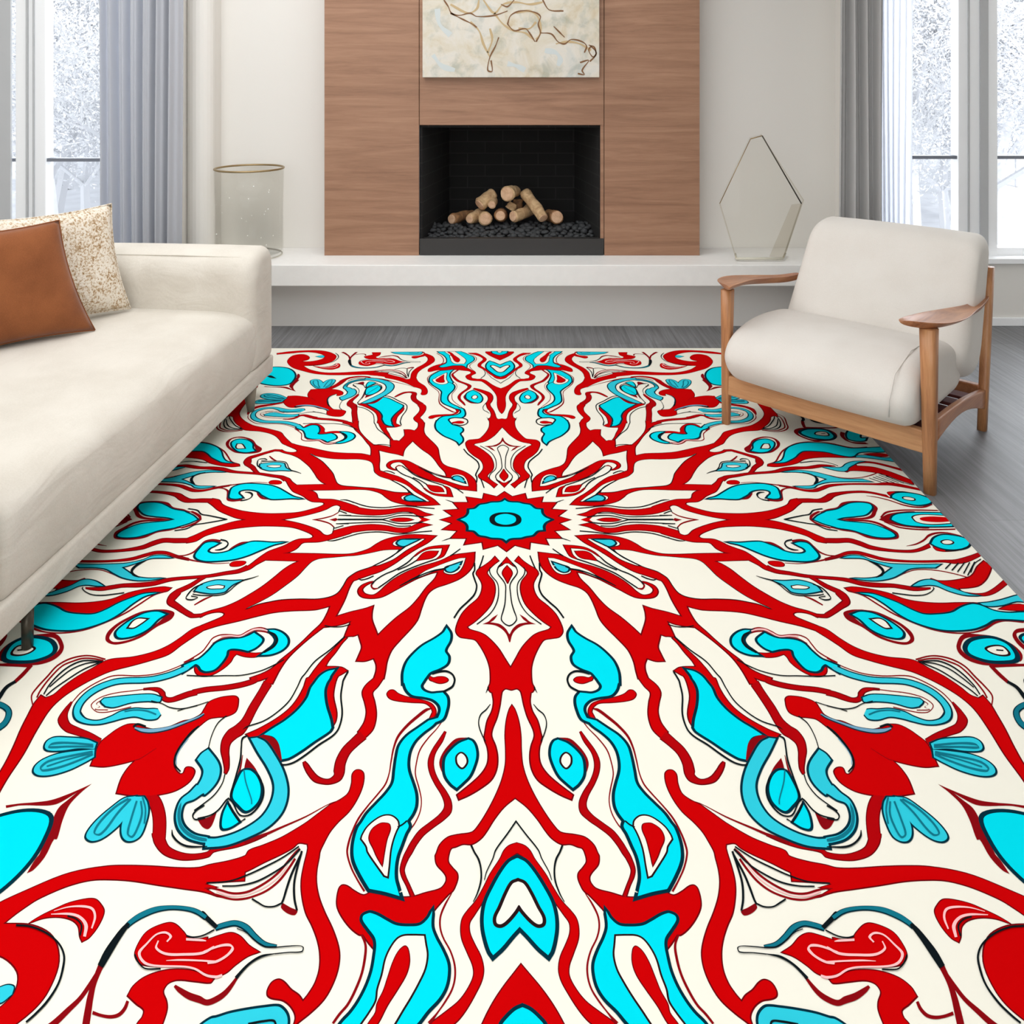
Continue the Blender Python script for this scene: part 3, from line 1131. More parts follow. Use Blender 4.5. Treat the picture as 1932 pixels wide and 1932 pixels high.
RUG_PATTERN = """
FR 0.85 0 0.45,-0.003,1 0.362,0.043,1 0.425,0.117,1 0.322,0.132,1 0.366,0.219,1 0.258,0.219,1 0.273,0.291,1 0.156,0.261,1 0.147,0.338,1 0.054,0.296,1 -0.001,0.364,1 -0.01,0.336,1 -0.003,-0.018,1 0.388,-0.018,1
FC 1.53 0 0.312,-0.001,1 0.273,0.032,0 0.253,0.076,0 0.251,0.125,1 0.211,0.135,0 0.178,0.183,0 0.163,0.19,1 0.129,0.199,0 0.098,0.214,0 0.044,0.219,0 0.017,0.23,0 0.001,0.25,1 -0.008,0.235,1 -0.003,-0.018,1 0.301,-0.018,1
FK 0.00 0 -0.107,0.001,0 -0.097,0.042,0 -0.07,0.071,0 -0.035,0.086,0 0.003,0.089,0 0.042,0.086,0 0.076,0.071,0 0.102,0.042,0 0.111,0.001,0 0.102,-0.04,0 0.075,-0.07,0 0.04,-0.086,0 -0,-0.089,0 -0.04,-0.086,0 -0.075,-0.07,0 -0.1,-0.04,0
FC 0.00 4 -0.069,0.001,0 -0.059,0.032,0 -0.036,0.055,0 0.003,0.067,0 0.042,0.055,0 0.066,0.032,0 0.073,0.001,0 0.063,-0.033,0 0.04,-0.054,0 0,-0.067,0 -0.039,-0.054,0 -0.06,-0.03,0
FR 0.68 0 -0.001,0.432,1 0.031,0.492,0 0.053,0.529,1 0.036,0.515,0 0.016,0.492,0 -0.002,0.487,1 -0.007,0.487,1 -0.006,0.439,1
SK 0.00 0 0.028,0.496,0.034,0.487 0.052,0.542,0.058,0.535 0.06,0.58,0.067,0.579 0.053,0.609,0.059,0.615 0.023,0.671,0.029,0.677 0.01,0.717,0.017,0.719 0.011,0.787,0.018,0.786 0.017,0.888,0.024,0.885 0.028,0.953,0.035,0.949 0.04,1.007,0.046,1.005 0.039,1.031,0.045,1.036 0.019,1.064,0.022,1.072 -0.003,1.077,-0,1.086
FR 0.68 0 0,0.522,1 0.023,0.566,0 0.028,0.603,0 0.013,0.648,0 -0.001,0.692,1 -0.004,0.692,1 -0.003,0.529,1
SK 0.00 0 0.103,0.54,0.11,0.537 0.107,0.575,0.114,0.576 0.097,0.618,0.103,0.623 0.064,0.681,0.07,0.685 0.054,0.735,0.06,0.735 0.056,0.83,0.063,0.828 0.075,0.913,0.081,0.909 0.105,0.978,0.109,0.972 0.144,1.029,0.148,1.022 0.182,1.071,0.186,1.064
FR 0.85 0 0.002,1.405,1 0.027,1.348,0 0.07,1.251,0 0.129,1.165,0 0.166,1.135,0 0.224,1.109,0 0.241,1.087,1 0.197,1.041,0 0.149,0.975,0 0.105,0.895,0 0.084,0.812,0 0.079,0.735,0 0.09,0.674,0 0.126,0.603,0 0.125,0.575,0 0.087,0.51,0 0.053,0.468,1 0.076,0.425,1 0.101,0.468,0 0.144,0.52,0 0.177,0.552,0 0.191,0.598,0 0.175,0.639,0 0.155,0.701,0 0.157,0.77,0 0.178,0.837,0 0.227,0.903,0 0.265,0.967,0 0.286,1.029,0 0.299,1.098,0 0.296,1.135,0 0.275,1.168,0 0.239,1.178,0 0.193,1.19,0 0.169,1.223,0 0.131,1.314,0 0.11,1.395,0 0.105,1.461,0 0.107,1.519,0 0.117,1.552,0 0.106,1.576,1 0.097,1.58,1 0.09,1.643,0 0.098,1.702,0 0.121,1.765,0 0.132,1.838,0 0.135,1.875,0 0.121,1.923,0 0.116,1.98,0 0.123,2.026,0 0.149,2.075,0 0.191,2.123,0 0.255,2.184,1 0.247,2.205,1 0.206,2.184,0 0.153,2.147,0 0.107,2.104,0 0.083,2.046,0 0.078,1.98,0 0.087,1.918,0 0.105,1.859,0 0.101,1.816,0 0.078,1.743,0 0.063,1.667,0 0.054,1.595,0 0.048,1.57,0 0.03,1.553,0 0.002,1.561,1 -0.002,1.561,1 -0.002,1.412,1
SK 0.00 0 0.113,1.548,0.121,1.543 0.13,1.586,0.132,1.585
SK 0.00 0 0.107,1.662,0.11,1.66 0.127,1.699,0.132,1.694 0.152,1.728,0.157,1.723 0.163,1.766,0.168,1.764 0.16,1.804,0.166,1.805 0.144,1.858,0.149,1.861 0.129,1.89,0.134,1.893
FD 0.00 0 0.062,0.979,1 0.095,1.01,0 0.117,1.041,0 0.152,1.064,1 0.119,1.066,0 0.082,1.074,0 0.045,1.102,0 0.018,1.146,0 0.003,1.212,1 -0.007,1.212,1 -0.008,1.157,0 0.001,1.146,0 0.02,1.102,0 0.052,1.064,0 0.088,1.052,0 0.106,1.049,1 0.084,1.026,0
FR 0.85 0 0.511,0.063,1 0.575,0.043,0 0.605,0.054,0 0.644,0.087,0 0.685,0.103,0 0.741,0.1,0 0.812,0.074,0 0.913,0.06,0 1.01,0.071,0 1.065,0.087,0 1.121,0.114,0 1.16,0.135,1 1.162,0.167,0 1.191,0.188,0 1.223,0.178,0 1.264,0.13,0 1.33,0.087,0 1.421,0.043,0 1.516,0.01,0 1.564,-0.003,1 1.571,-0.019,1 1.777,-0.019,1 1.776,-0.003,1 1.855,0.021,0 1.933,0.065,0 2.013,0.119,0 2.075,0.183,0 2.12,0.224,1 2.102,0.271,1 2.075,0.263,0 2.05,0.25,0 2.011,0.193,0 1.936,0.146,0 1.829,0.103,0 1.683,0.076,0 1.56,0.076,0 1.445,0.092,0 1.347,0.14,0 1.296,0.178,0 1.284,0.204,0 1.303,0.224,0 1.373,0.232,0 1.413,0.26,0 1.45,0.301,0 1.489,0.331,0 1.538,0.366,0 1.563,0.4,0 1.594,0.453,0 1.627,0.515,0 1.658,0.543,1 1.648,0.575,1 1.615,0.552,0 1.588,0.51,0 1.541,0.458,1 1.318,0.47,1 1.356,0.501,0 1.398,0.557,0 1.435,0.629,0 1.49,0.726,0 1.548,0.803,0 1.607,0.87,0 1.671,0.919,0 1.739,0.951,0 1.781,0.978,1 1.774,0.999,1 1.75,0.978,0 1.714,0.962,0 1.673,0.959,0 1.647,0.973,0 1.649,0.998,0 1.689,1.033,0 1.746,1.075,1 1.738,1.124,1 1.722,1.112,0 1.653,1.075,0 1.553,1.037,0 1.461,0.998,0 1.367,0.963,0 1.266,0.947,0 1.136,0.939,0 1.087,0.923,0 1.045,0.903,1 1.05,0.967,0 1.067,1.052,0 1.106,1.128,0 1.146,1.208,0 1.187,1.279,0 1.232,1.348,0 1.263,1.408,0 1.303,1.447,0 1.36,1.48,1 1.346,1.508,1 1.308,1.496,0 1.269,1.474,1 1.282,1.519,1 1.239,1.519,1 1.225,1.421,0 1.201,1.334,0 1.16,1.251,0 1.107,1.164,0 1.054,1.089,1 0.999,1.079,0 0.942,1.06,0 0.903,1.035,1 0.908,1.071,1 0.914,1.12,0 0.919,1.168,1 0.885,1.161,0 0.872,1.161,0 0.845,1.146,1 0.828,1.194,0 0.81,1.251,0 0.815,1.3,0 0.824,1.355,1 0.78,1.355,0 0.735,1.334,1 0.715,1.381,0 0.709,1.428,0 0.714,1.482,1 0.667,1.482,1 0.665,1.434,0 0.664,1.355,0 0.648,1.272,0 0.61,1.194,0 0.553,1.09,0 0.526,1.022,0 0.512,0.927,0 0.496,0.837,0 0.475,0.778,0 0.436,0.735,0 0.373,0.701,0 0.305,0.656,0 0.258,0.603,0 0.228,0.548,0 0.212,0.492,0 0.208,0.378,1 0.273,0.391,0 0.347,0.41,0 0.407,0.458,0 0.461,0.49,0 0.543,0.529,0 0.621,0.58,0 0.695,0.652,0 0.741,0.718,0 0.775,0.778,0 0.808,0.808,0 0.853,0.799,0 0.876,0.774,0 0.881,0.748,0 0.863,0.713,0 0.825,0.678,1 0.851,0.687,0 0.889,0.718,0 0.902,0.765,0 0.886,0.808,0 0.858,0.829,0 0.803,0.835,0 0.751,0.82,0 0.68,0.757,0 0.607,0.69,0 0.557,0.647,0 0.478,0.598,0 0.429,0.58,1 0.445,0.647,0 0.491,0.735,0 0.533,0.837,0 0.576,0.919,0 0.643,1.006,0 0.697,1.09,0 0.737,1.161,1 0.753,1.12,0 0.787,1.029,0 0.796,0.967,0 0.796,0.907,1 0.839,0.931,0 0.913,0.959,0 0.953,0.978,0 1.001,1.002,1 0.983,0.911,0 0.972,0.837,0 0.964,0.744,0 0.95,0.674,0 0.933,0.661,0 0.868,0.62,0 0.792,0.575,0 0.718,0.501,0 0.66,0.425,0 0.594,0.346,0 0.52,0.271,0 0.468,0.193,1 0.553,0.183,0 0.644,0.181,0 0.732,0.204,0 0.805,0.24,0 0.851,0.286,0 0.89,0.336,0 0.942,0.371,0 1.005,0.395,0 1.091,0.4,0 1.239,0.393,0 1.356,0.39,0 1.447,0.388,1 1.407,0.374,0 1.37,0.336,0 1.349,0.281,0 1.329,0.266,0 1.24,0.26,0 1.185,0.24,0 1.115,0.204,0 1.05,0.167,0 1.032,0.151,0 0.927,0.125,0 0.816,0.128,0 0.734,0.149,0 0.679,0.151,0 0.62,0.13,0 0.564,0.087,0
FW 0.68 0 0.702,0.354,1 0.797,0.361,0 0.88,0.391,0 0.963,0.417,0 1.028,0.426,0 1.112,0.439,0 1.196,0.453,0 1.235,0.482,0 1.261,0.538,0 1.295,0.629,0 1.352,0.726,0 1.41,0.812,0 1.471,0.878,0 1.529,0.931,1 1.482,0.894,0 1.42,0.87,0 1.346,0.849,0 1.24,0.841,0 1.133,0.841,0 1.062,0.82,0 1.026,0.786,0 1.006,0.726,0 0.989,0.647,0 0.963,0.607,0 0.933,0.575,0 0.856,0.529,0 0.781,0.463,0 0.726,0.405,0
FW 0.51 0 0.542,0.233,1 0.638,0.228,0 0.703,0.24,0 0.738,0.266,0 0.743,0.291,0 0.723,0.308,0 0.675,0.311,0 0.658,0.308,1 0.701,0.376,0 0.729,0.425,0 0.779,0.477,0 0.829,0.521,1 0.802,0.51,0 0.725,0.453,0 0.651,0.356,0 0.589,0.291,0
FW 0.51 0 0.265,0.442,1 0.304,0.447,0 0.381,0.489,0 0.456,0.538,0 0.509,0.575,0 0.549,0.621,0 0.609,0.674,1 0.531,0.625,0 0.453,0.575,0 0.392,0.555,0 0.395,0.584,0 0.371,0.604,0 0.337,0.607,0 0.305,0.584,0 0.281,0.529,0
FM 1.36 3 0.583,0.24,1 0.642,0.243,0 0.696,0.245,0 0.716,0.276,0 0.7,0.301,0 0.669,0.311,0 0.632,0.281,0
FM 1.36 3 0.295,0.49,1 0.344,0.52,0 0.382,0.543,0 0.376,0.575,0 0.35,0.584,0 0.318,0.557,0 0.304,0.524,0
SK 0.00 0 0.649,0.312,0.655,0.3 0.698,0.382,0.705,0.37 0.728,0.421,0.734,0.409 0.778,0.474,0.783,0.462 0.844,0.527,0.847,0.521
SK 0.00 0 0.364,0.535,0.368,0.523 0.396,0.559,0.4,0.546 0.451,0.575,0.455,0.562 0.53,0.622,0.535,0.61 0.606,0.684,0.611,0.673 0.656,0.725,0.659,0.72
FR 0.68 0 0.377,0.298,1 0.451,0.306,0 0.514,0.326,0 0.567,0.376,0 0.596,0.425,1 0.55,0.368,0 0.5,0.338,0 0.413,0.326,1 0.423,0.405,0 0.448,0.449,1 0.41,0.42,0 0.392,0.366,0
SK 0.00 0 0.593,0.429,0.599,0.42 0.63,0.497,0.636,0.486 0.7,0.571,0.705,0.561 0.756,0.612,0.761,0.602 0.807,0.67,0.813,0.661 0.824,0.713,0.831,0.705
SD 0.00 0 0.817,0.676,0.822,0.672 0.824,0.719,0.836,0.717 0.812,0.739,0.813,0.757 0.787,0.739,0.785,0.749
SK 0.00 0 0.789,0.739,0.783,0.748 0.748,0.687,0.742,0.696 0.677,0.597,0.672,0.608 0.6,0.537,0.596,0.548 0.52,0.486,0.517,0.497 0.45,0.446,0.446,0.457
FR 0.68 0 0.445,0.366,1 0.503,0.366,0 0.536,0.386,0 0.56,0.434,0 0.573,0.465,1 0.534,0.453,0 0.484,0.439,0 0.458,0.41,0
SK 0.00 0 0.571,0.47,0.576,0.46 0.627,0.529,0.631,0.519 0.684,0.571,0.688,0.561
SK 0.00 0 0.826,0.63,0.83,0.62 0.861,0.657,0.865,0.647 0.898,0.67,0.9,0.66 0.919,0.656,0.918,0.647
SK 0.00 0 0.298,0.346,0.302,0.337 0.34,0.4,0.345,0.391 0.362,0.425,0.366,0.415
SK 0.00 0 0.362,0.22,0.364,0.212 0.391,0.239,0.393,0.231 0.426,0.255,0.426,0.252
SK 0.00 0 0.145,0.417,0.153,0.413 0.159,0.494,0.167,0.489 0.173,0.555,0.181,0.549
SK 0.00 0 0.201,0.492,0.211,0.491 0.199,0.568,0.209,0.564 0.208,0.603,0.219,0.602 0.196,0.664,0.206,0.667 0.184,0.727,0.194,0.726 0.197,0.808,0.206,0.799 0.236,0.876,0.244,0.865 0.279,0.94,0.287,0.93 0.312,1.018,0.32,1.01
SK 0.00 0 0.497,0.144,0.498,0.133 0.586,0.157,0.588,0.146 0.663,0.173,0.665,0.162 0.736,0.18,0.737,0.169 0.811,0.162,0.812,0.151 0.873,0.155,0.875,0.144 0.978,0.172,0.982,0.162 1.105,0.24,1.109,0.23
SK 0.00 0 1.074,0.219,1.079,0.209 1.095,0.235,1.099,0.225 1.139,0.256,1.143,0.245 1.182,0.255,1.183,0.251
SK 0.00 0 0.645,0.081,0.646,0.071 0.687,0.086,0.689,0.076 0.744,0.083,0.744,0.073 0.804,0.054,0.804,0.044 0.867,0.039,0.869,0.029 1.002,0.046,1.004,0.036 1.143,0.057,1.146,0.047
SK 0.00 0 1.071,0.057,1.073,0.047 1.158,0.057,1.16,0.047
SK 0.00 0 1.103,0.079,1.107,0.069 1.158,0.111,1.161,0.102
FR 0.00 0 0.515,-0.001,1 0.571,0.032,0 0.61,0.043,1 0.58,0.001,1 0.575,-0.01,1
SK 0.00 0 0.564,0.032,0.566,0.021 0.618,0.049,0.62,0.037 0.691,0.057,0.693,0.045 0.749,0.049,0.749,0.038 0.808,0.024,0.808,0.013 0.855,0.006,0.855,-0.006
FR 0.68 0 0.637,-0.001,1 0.672,0.016,0 0.715,0.021,0 0.759,0.016,0 0.793,-0.001,1 0.763,-0.012,1 0.669,-0.012,1
SK 0.00 0 0.848,-0.004,0.85,0.009 1.155,-0.004,1.157,0.009
FD 0.00 0 1.146,-0.007,1 1.172,0.021,1 1.217,-0.001,1 1.209,-0.01,1
SD 0.00 0 1.333,-0.005,1.332,0.002 1.267,0.007,1.265,0.024 1.202,0.041,1.203,0.056 1.164,0.086,1.168,0.098
SK 0.00 0 1.161,0.094,1.17,0.09 1.16,0.132,1.168,0.128
SQ 0.85 0 2.092,0.267,2.108,0.223 2.182,0.269,2.198,0.225 2.26,0.265,2.279,0.225 2.312,0.296,2.335,0.258 2.368,0.339,2.387,0.306 2.472,0.363,2.482,0.343 2.566,0.374,2.575,0.356 2.634,0.373,2.643,0.351 2.698,0.353,2.706,0.326 2.772,0.316,2.78,0.28
SQ 0.85 0 1.623,0.55,1.642,0.516 1.669,0.589,1.684,0.558 1.748,0.608,1.759,0.582 1.851,0.635,1.86,0.614 2.027,0.66,2.037,0.638 2.08,0.676,2.094,0.649 2.158,0.714,2.175,0.681 2.245,0.729,2.261,0.695 2.337,0.731,2.351,0.703 2.391,0.746,2.408,0.717 2.452,0.762,2.467,0.734 2.511,0.757,2.519,0.739 2.56,0.744,2.563,0.738
SQ 0.85 0 1.854,0.627,1.86,0.617 1.89,0.675,1.904,0.655 1.923,0.731,1.942,0.704 1.974,0.785,1.996,0.754 1.967,0.786,1.998,0.754 1.981,0.846,2.024,0.809 1.985,0.858,2.01,0.881 1.943,0.892,1.947,0.929 1.885,0.939,1.886,0.973 1.839,0.97,1.837,1.004 1.822,0.981,1.813,1.006 1.776,0.978,1.768,1
SQ 0.85 0 1.329,1.473,1.348,1.473 1.323,1.506,1.34,1.483 1.385,1.54,1.399,1.512 1.472,1.562,1.484,1.534 1.56,1.574,1.573,1.547 1.621,1.592,1.637,1.566 1.603,1.593,1.623,1.564 1.64,1.607,1.658,1.578 1.683,1.63,1.701,1.603 1.711,1.641,1.724,1.617 1.74,1.643,1.746,1.617 1.771,1.625,1.762,1.608 1.789,1.596,1.777,1.582 1.811,1.576,1.813,1.553 1.855,1.561,1.86,1.55 1.892,1.561,1.894,1.556
SQ 0.85 0 1.241,1.529,1.283,1.5 1.255,1.589,1.292,1.563 1.276,1.697,1.314,1.671 1.287,1.784,1.327,1.756 1.302,1.843,1.35,1.798 1.328,1.87,1.375,1.825 1.346,1.902,1.388,1.88 1.342,1.946,1.376,1.942 1.326,1.995,1.351,1.995 1.313,2.046,1.329,2.044 1.316,2.076,1.322,2.073
FR 0.85 0 0.916,1.172,1 0.96,1.258,0 1.005,1.341,0 1.035,1.415,0 1.057,1.48,0 1.066,1.482,0 1.069,1.545,0 1.085,1.625,0 1.112,1.69,0 1.161,1.753,0 1.231,1.815,0 1.282,1.848,1 1.252,1.874,1 1.207,1.864,1 1.112,1.848,1 0.88,1.807,1 0.869,1.765,0 0.874,1.713,0 0.908,1.607,0 0.914,1.526,0 0.908,1.469,0 0.892,1.454,0 0.865,1.428,1 0.903,1.403,0 0.987,1.398,1 0.977,1.354,0 0.952,1.293,0 0.928,1.222,0 0.907,1.179,1
FC 1.53 0 0.931,1.421,1 0.968,1.434,0 0.999,1.467,0 1.019,1.518,0 1.03,1.551,0 1.036,1.619,0 1.066,1.696,0 1.114,1.765,0 1.165,1.815,0 1.198,1.851,1 1.151,1.864,0 1.12,1.896,0 1.099,1.939,0 1.078,1.995,1 1.047,1.985,0 0.999,1.944,0 0.949,1.891,0 0.889,1.832,0 0.881,1.81,1 0.897,1.759,0 0.935,1.667,0 0.959,1.576,0 0.958,1.52,0 0.948,1.482,0 0.947,1.467,0
FD 0.00 1 1.198,1.851,1 1.22,1.863,0 1.179,1.886,0 1.137,1.939,0 1.092,2.013,1 1.079,1.998,0 1.097,1.939,0 1.125,1.891,0 1.159,1.864,0
SK 0.00 0 0.854,1.438,0.863,1.431 0.869,1.502,0.878,1.496 0.869,1.521,0.878,1.519 0.864,1.607,0.873,1.606 0.838,1.726,0.847,1.724 0.841,1.818,0.849,1.813 0.862,1.863,0.869,1.855 0.918,1.917,0.925,1.908 0.968,1.974,0.975,1.965 1.012,2.015,1.018,2.006 1.046,2.03,1.051,2.021 1.076,2.031,1.079,2.021
SK 0.00 0 0.916,1.172,0.922,1.165 0.978,1.275,0.984,1.268 1.045,1.364,1.051,1.358 1.08,1.457,1.086,1.451 1.091,1.484,1.098,1.48 1.101,1.553,1.107,1.549 1.122,1.645,1.128,1.64 1.169,1.722,1.174,1.716 1.221,1.774,1.225,1.767 1.29,1.807,1.294,1.801 1.308,1.821,1.309,1.82
SK 0.00 0 0.902,1.071,0.905,1.064 0.945,1.09,0.948,1.083 0.996,1.094,0.998,1.086 1.048,1.083,1.049,1.075
FR 0.85 0 0.667,1.479,1 0.69,1.539,0 0.712,1.582,0 0.694,1.643,0 0.677,1.714,0 0.674,1.776,0 0.683,1.826,0 0.72,1.881,1 0.747,1.832,1 0.741,1.821,0 0.724,1.771,0 0.723,1.708,0 0.739,1.649,0 0.761,1.582,0 0.751,1.533,0 0.714,1.479,1
SQ 0.85 0 0.704,1.871,0.739,1.831 0.738,1.911,0.77,1.877 0.769,1.958,0.804,1.93 0.782,2.015,0.823,1.996 0.78,2.072,0.823,2.058 0.791,2.107,0.819,2.081 0.826,2.125,0.837,2.102 0.863,2.125,0.865,2.102 0.905,2.111,0.896,2.087 0.941,2.072,0.926,2.057 0.967,2.03,0.955,2.021 0.976,2.006,0.973,2.004
FC 1.53 0 0.354,1.096,1 0.369,1.135,0 0.415,1.186,0 0.474,1.237,0 0.516,1.293,0 0.551,1.361,0 0.564,1.441,0 0.557,1.519,0 0.555,1.514,0 0.536,1.564,0 0.504,1.6,0 0.447,1.612,0 0.399,1.628,0 0.366,1.661,0 0.355,1.696,0 0.362,1.737,0 0.377,1.776,1 0.344,1.754,0 0.33,1.702,0 0.325,1.655,0 0.331,1.613,0 0.351,1.583,1 0.376,1.586,0 0.413,1.589,0 0.452,1.57,0 0.468,1.539,0 0.456,1.501,0 0.447,1.48,0 0.425,1.441,0 0.376,1.412,0 0.341,1.378,0 0.336,1.327,0 0.355,1.286,0 0.352,1.258,0 0.333,1.201,0 0.333,1.143,0
SD 0.00 0 0.343,1.391,0.346,1.386 0.377,1.425,0.382,1.415 0.421,1.458,0.427,1.448 0.445,1.493,0.452,1.486 0.461,1.522,0.465,1.518
SK 0.00 0 0.415,1.454,0.413,1.46 0.38,1.431,0.376,1.445 0.34,1.427,0.34,1.442 0.307,1.449,0.313,1.459 0.29,1.485,0.3,1.488 0.29,1.516,0.3,1.512 0.302,1.551,0.31,1.54 0.346,1.585,0.352,1.573
FR 0.68 0 0.329,1.493,0 0.346,1.475,0 0.379,1.472,0 0.407,1.479,0 0.432,1.464,1 0.422,1.493,0 0.409,1.501,0 0.37,1.517,0 0.338,1.508,0
FR 0.68 0 0.634,1.592,0 0.624,1.567,0 0.606,1.565,0 0.579,1.589,0 0.534,1.61,0 0.458,1.631,0 0.41,1.652,0 0.386,1.684,0 0.38,1.719,0 0.393,1.754,0 0.416,1.785,1 0.404,1.742,0 0.394,1.708,1 0.405,1.679,0 0.437,1.652,0 0.502,1.646,0 0.572,1.637,0 0.615,1.622,0
SD 0.00 0 0.404,1.692,0.407,1.683 0.423,1.704,0.432,1.688 0.461,1.744,0.472,1.729 0.507,1.799,0.518,1.787 0.545,1.863,0.556,1.855 0.561,1.93,0.57,1.926 0.566,2.006,0.573,2.005 0.568,2.071,0.574,2.069 0.578,2.13,0.585,2.126 0.606,2.182,0.612,2.177 0.642,2.241,0.648,2.236 0.673,2.303,0.681,2.298 0.691,2.367,0.699,2.363 0.698,2.42,0.707,2.417 0.697,2.46,0.705,2.46 0.673,2.519,0.68,2.521 0.64,2.572,0.646,2.575 0.604,2.62,0.611,2.624
SD 0.00 0 0.341,1.767,0.345,1.763 0.367,1.817,0.371,1.813 0.403,1.872,0.408,1.867 0.437,1.941,0.443,1.937 0.448,2.011,0.454,2.01 0.448,2.075,0.454,2.075 0.425,2.151,0.431,2.152 0.411,2.212,0.416,2.212 0.413,2.271,0.418,2.269 0.432,2.328,0.437,2.325 0.457,2.367,0.462,2.363
FC 1.70 0 0.41,1.765,1 0.457,1.81,0 0.507,1.859,0 0.537,1.915,0 0.544,1.98,0 0.545,2.055,0 0.546,2.123,0 0.569,2.175,0 0.607,2.23,0 0.641,2.279,0 0.66,2.322,0 0.672,2.348,0 0.679,2.406,0 0.675,2.46,0 0.662,2.501,0 0.628,2.558,0 0.593,2.607,0 0.588,2.613,1 0.527,2.625,0 0.467,2.642,1 0.479,2.611,0 0.493,2.57,0 0.498,2.52,0 0.495,2.473,0 0.484,2.429,0 0.47,2.373,0 0.458,2.34,0 0.468,2.314,1 0.449,2.279,0 0.439,2.239,0 0.443,2.184,0 0.459,2.133,0 0.486,2.06,0 0.494,2.006,0 0.49,1.944,0 0.469,1.886,0 0.432,1.837,0 0.389,1.793,0 0.363,1.748,1
FW 1.19 0 0.502,2.34,1 0.51,2.314,0 0.537,2.292,0 0.569,2.291,0 0.6,2.309,0 0.632,2.344,0 0.648,2.382,0 0.65,2.398,1 0.624,2.431,0 0.614,2.457,0 0.569,2.516,0 0.535,2.558,1 0.524,2.562,1 0.524,2.52,0 0.525,2.449,0 0.519,2.398,0 0.51,2.361,0
SK 0.00 0 0.465,2.316,0.47,2.311 0.482,2.334,0.486,2.328 0.503,2.347,0.507,2.341
FR 0.68 7 0.558,2.327,0 0.581,2.329,0 0.611,2.356,0 0.618,2.398,0 0.594,2.443,0 0.576,2.477,0 0.55,2.516,1 0.549,2.465,0 0.545,2.402,0 0.536,2.356,0 0.542,2.333,0
FC 1.53 0 0.214,1.881,1 0.256,1.902,0 0.294,1.944,0 0.316,1.985,0 0.319,2.036,0 0.311,2.085,0 0.284,2.128,0 0.26,2.149,1 0.236,2.123,0 0.206,2.085,0 0.186,2.031,0 0.175,1.975,0 0.181,1.923,0 0.196,1.891,0
FW 1.36 0 0.263,2.003,0 0.257,2.023,0 0.239,2.041,0 0.224,2.023,0 0.22,2.003,0 0.228,1.978,0 0.246,1.962,0 0.262,1.978,0
FD 0.00 0 0.22,1.867,1 0.271,1.873,0 0.306,1.91,0 0.335,1.962,0 0.346,2.011,0 0.335,2.055,0 0.31,2.099,1 0.324,2.021,0 0.308,1.975,0 0.271,1.918,0
SQ 0.68 0 0.323,1.831,0.328,1.828 0.337,1.886,0.351,1.876 0.367,1.954,0.383,1.944 0.374,2.008,0.396,2.004 0.366,2.058,0.386,2.063 0.342,2.113,0.359,2.124 0.306,2.169,0.326,2.181 0.283,2.219,0.31,2.223 0.282,2.269,0.311,2.253 0.312,2.307,0.332,2.286 0.352,2.341,0.369,2.321 0.392,2.379,0.411,2.36 0.419,2.422,0.439,2.408 0.436,2.461,0.456,2.449 0.448,2.485,0.466,2.477 0.46,2.529,0.474,2.527 0.453,2.557,0.465,2.56 0.434,2.594,0.443,2.598 0.41,2.64,0.421,2.644
FR 0.85 0 -0.001,1.664,1 0.012,1.691,0 0.028,1.76,0 0.036,1.848,0 0.035,1.944,0 0.038,2.021,0 0.054,2.099,0 0.082,2.18,0 0.121,2.266,0 0.163,2.34,0 0.188,2.367,0 0.248,2.378,0 0.288,2.39,0 0.319,2.423,0 0.331,2.46,0 0.335,2.473,0 0.327,2.509,0 0.297,2.543,0 0.286,2.562,0 0.287,2.585,0 0.307,2.611,0 0.366,2.629,0 0.417,2.644,0 0.47,2.645,0 0.526,2.629,0 0.582,2.616,0 0.588,2.629,0 0.611,2.638,0 0.647,2.622,0 0.68,2.601,0 0.699,2.598,0 0.708,2.611,0 0.709,2.654,0 0.701,2.686,0 0.676,2.724,0 0.64,2.762,0 0.604,2.787,0 0.59,2.787,1 0.563,2.818,0 0.547,2.834,1 0.546,2.805,0 0.57,2.772,0 0.597,2.738,0 0.598,2.718,0 0.579,2.707,0 0.551,2.711,0 0.545,2.714,0 0.506,2.735,0 0.469,2.752,0 0.416,2.757,0 0.376,2.752,0 0.348,2.728,0 0.331,2.7,0 0.307,2.669,0 0.276,2.633,0 0.263,2.622,0 0.254,2.607,0 0.243,2.57,0 0.246,2.547,0 0.266,2.524,0 0.284,2.497,0 0.281,2.457,0 0.272,2.437,0 0.254,2.431,0 0.225,2.419,0 0.187,2.419,0 0.151,2.394,0 0.127,2.361,0 0.095,2.305,0 0.051,2.244,0 0.001,2.198,1 -0.004,2.198,1 -0.004,1.667,1
SK 0.00 0 -0.005,2.314,0,2.31 0.035,2.376,0.04,2.372 0.085,2.449,0.09,2.446 0.098,2.487,0.102,2.484 0.124,2.544,0.128,2.543 0.133,2.578,0.136,2.577
SK 0.00 0 0.186,2.426,0.194,2.429 0.173,2.456,0.18,2.459 0.155,2.488,0.163,2.49 0.145,2.532,0.152,2.532 0.145,2.582,0.152,2.581 0.16,2.634,0.165,2.632 0.176,2.666,0.179,2.665
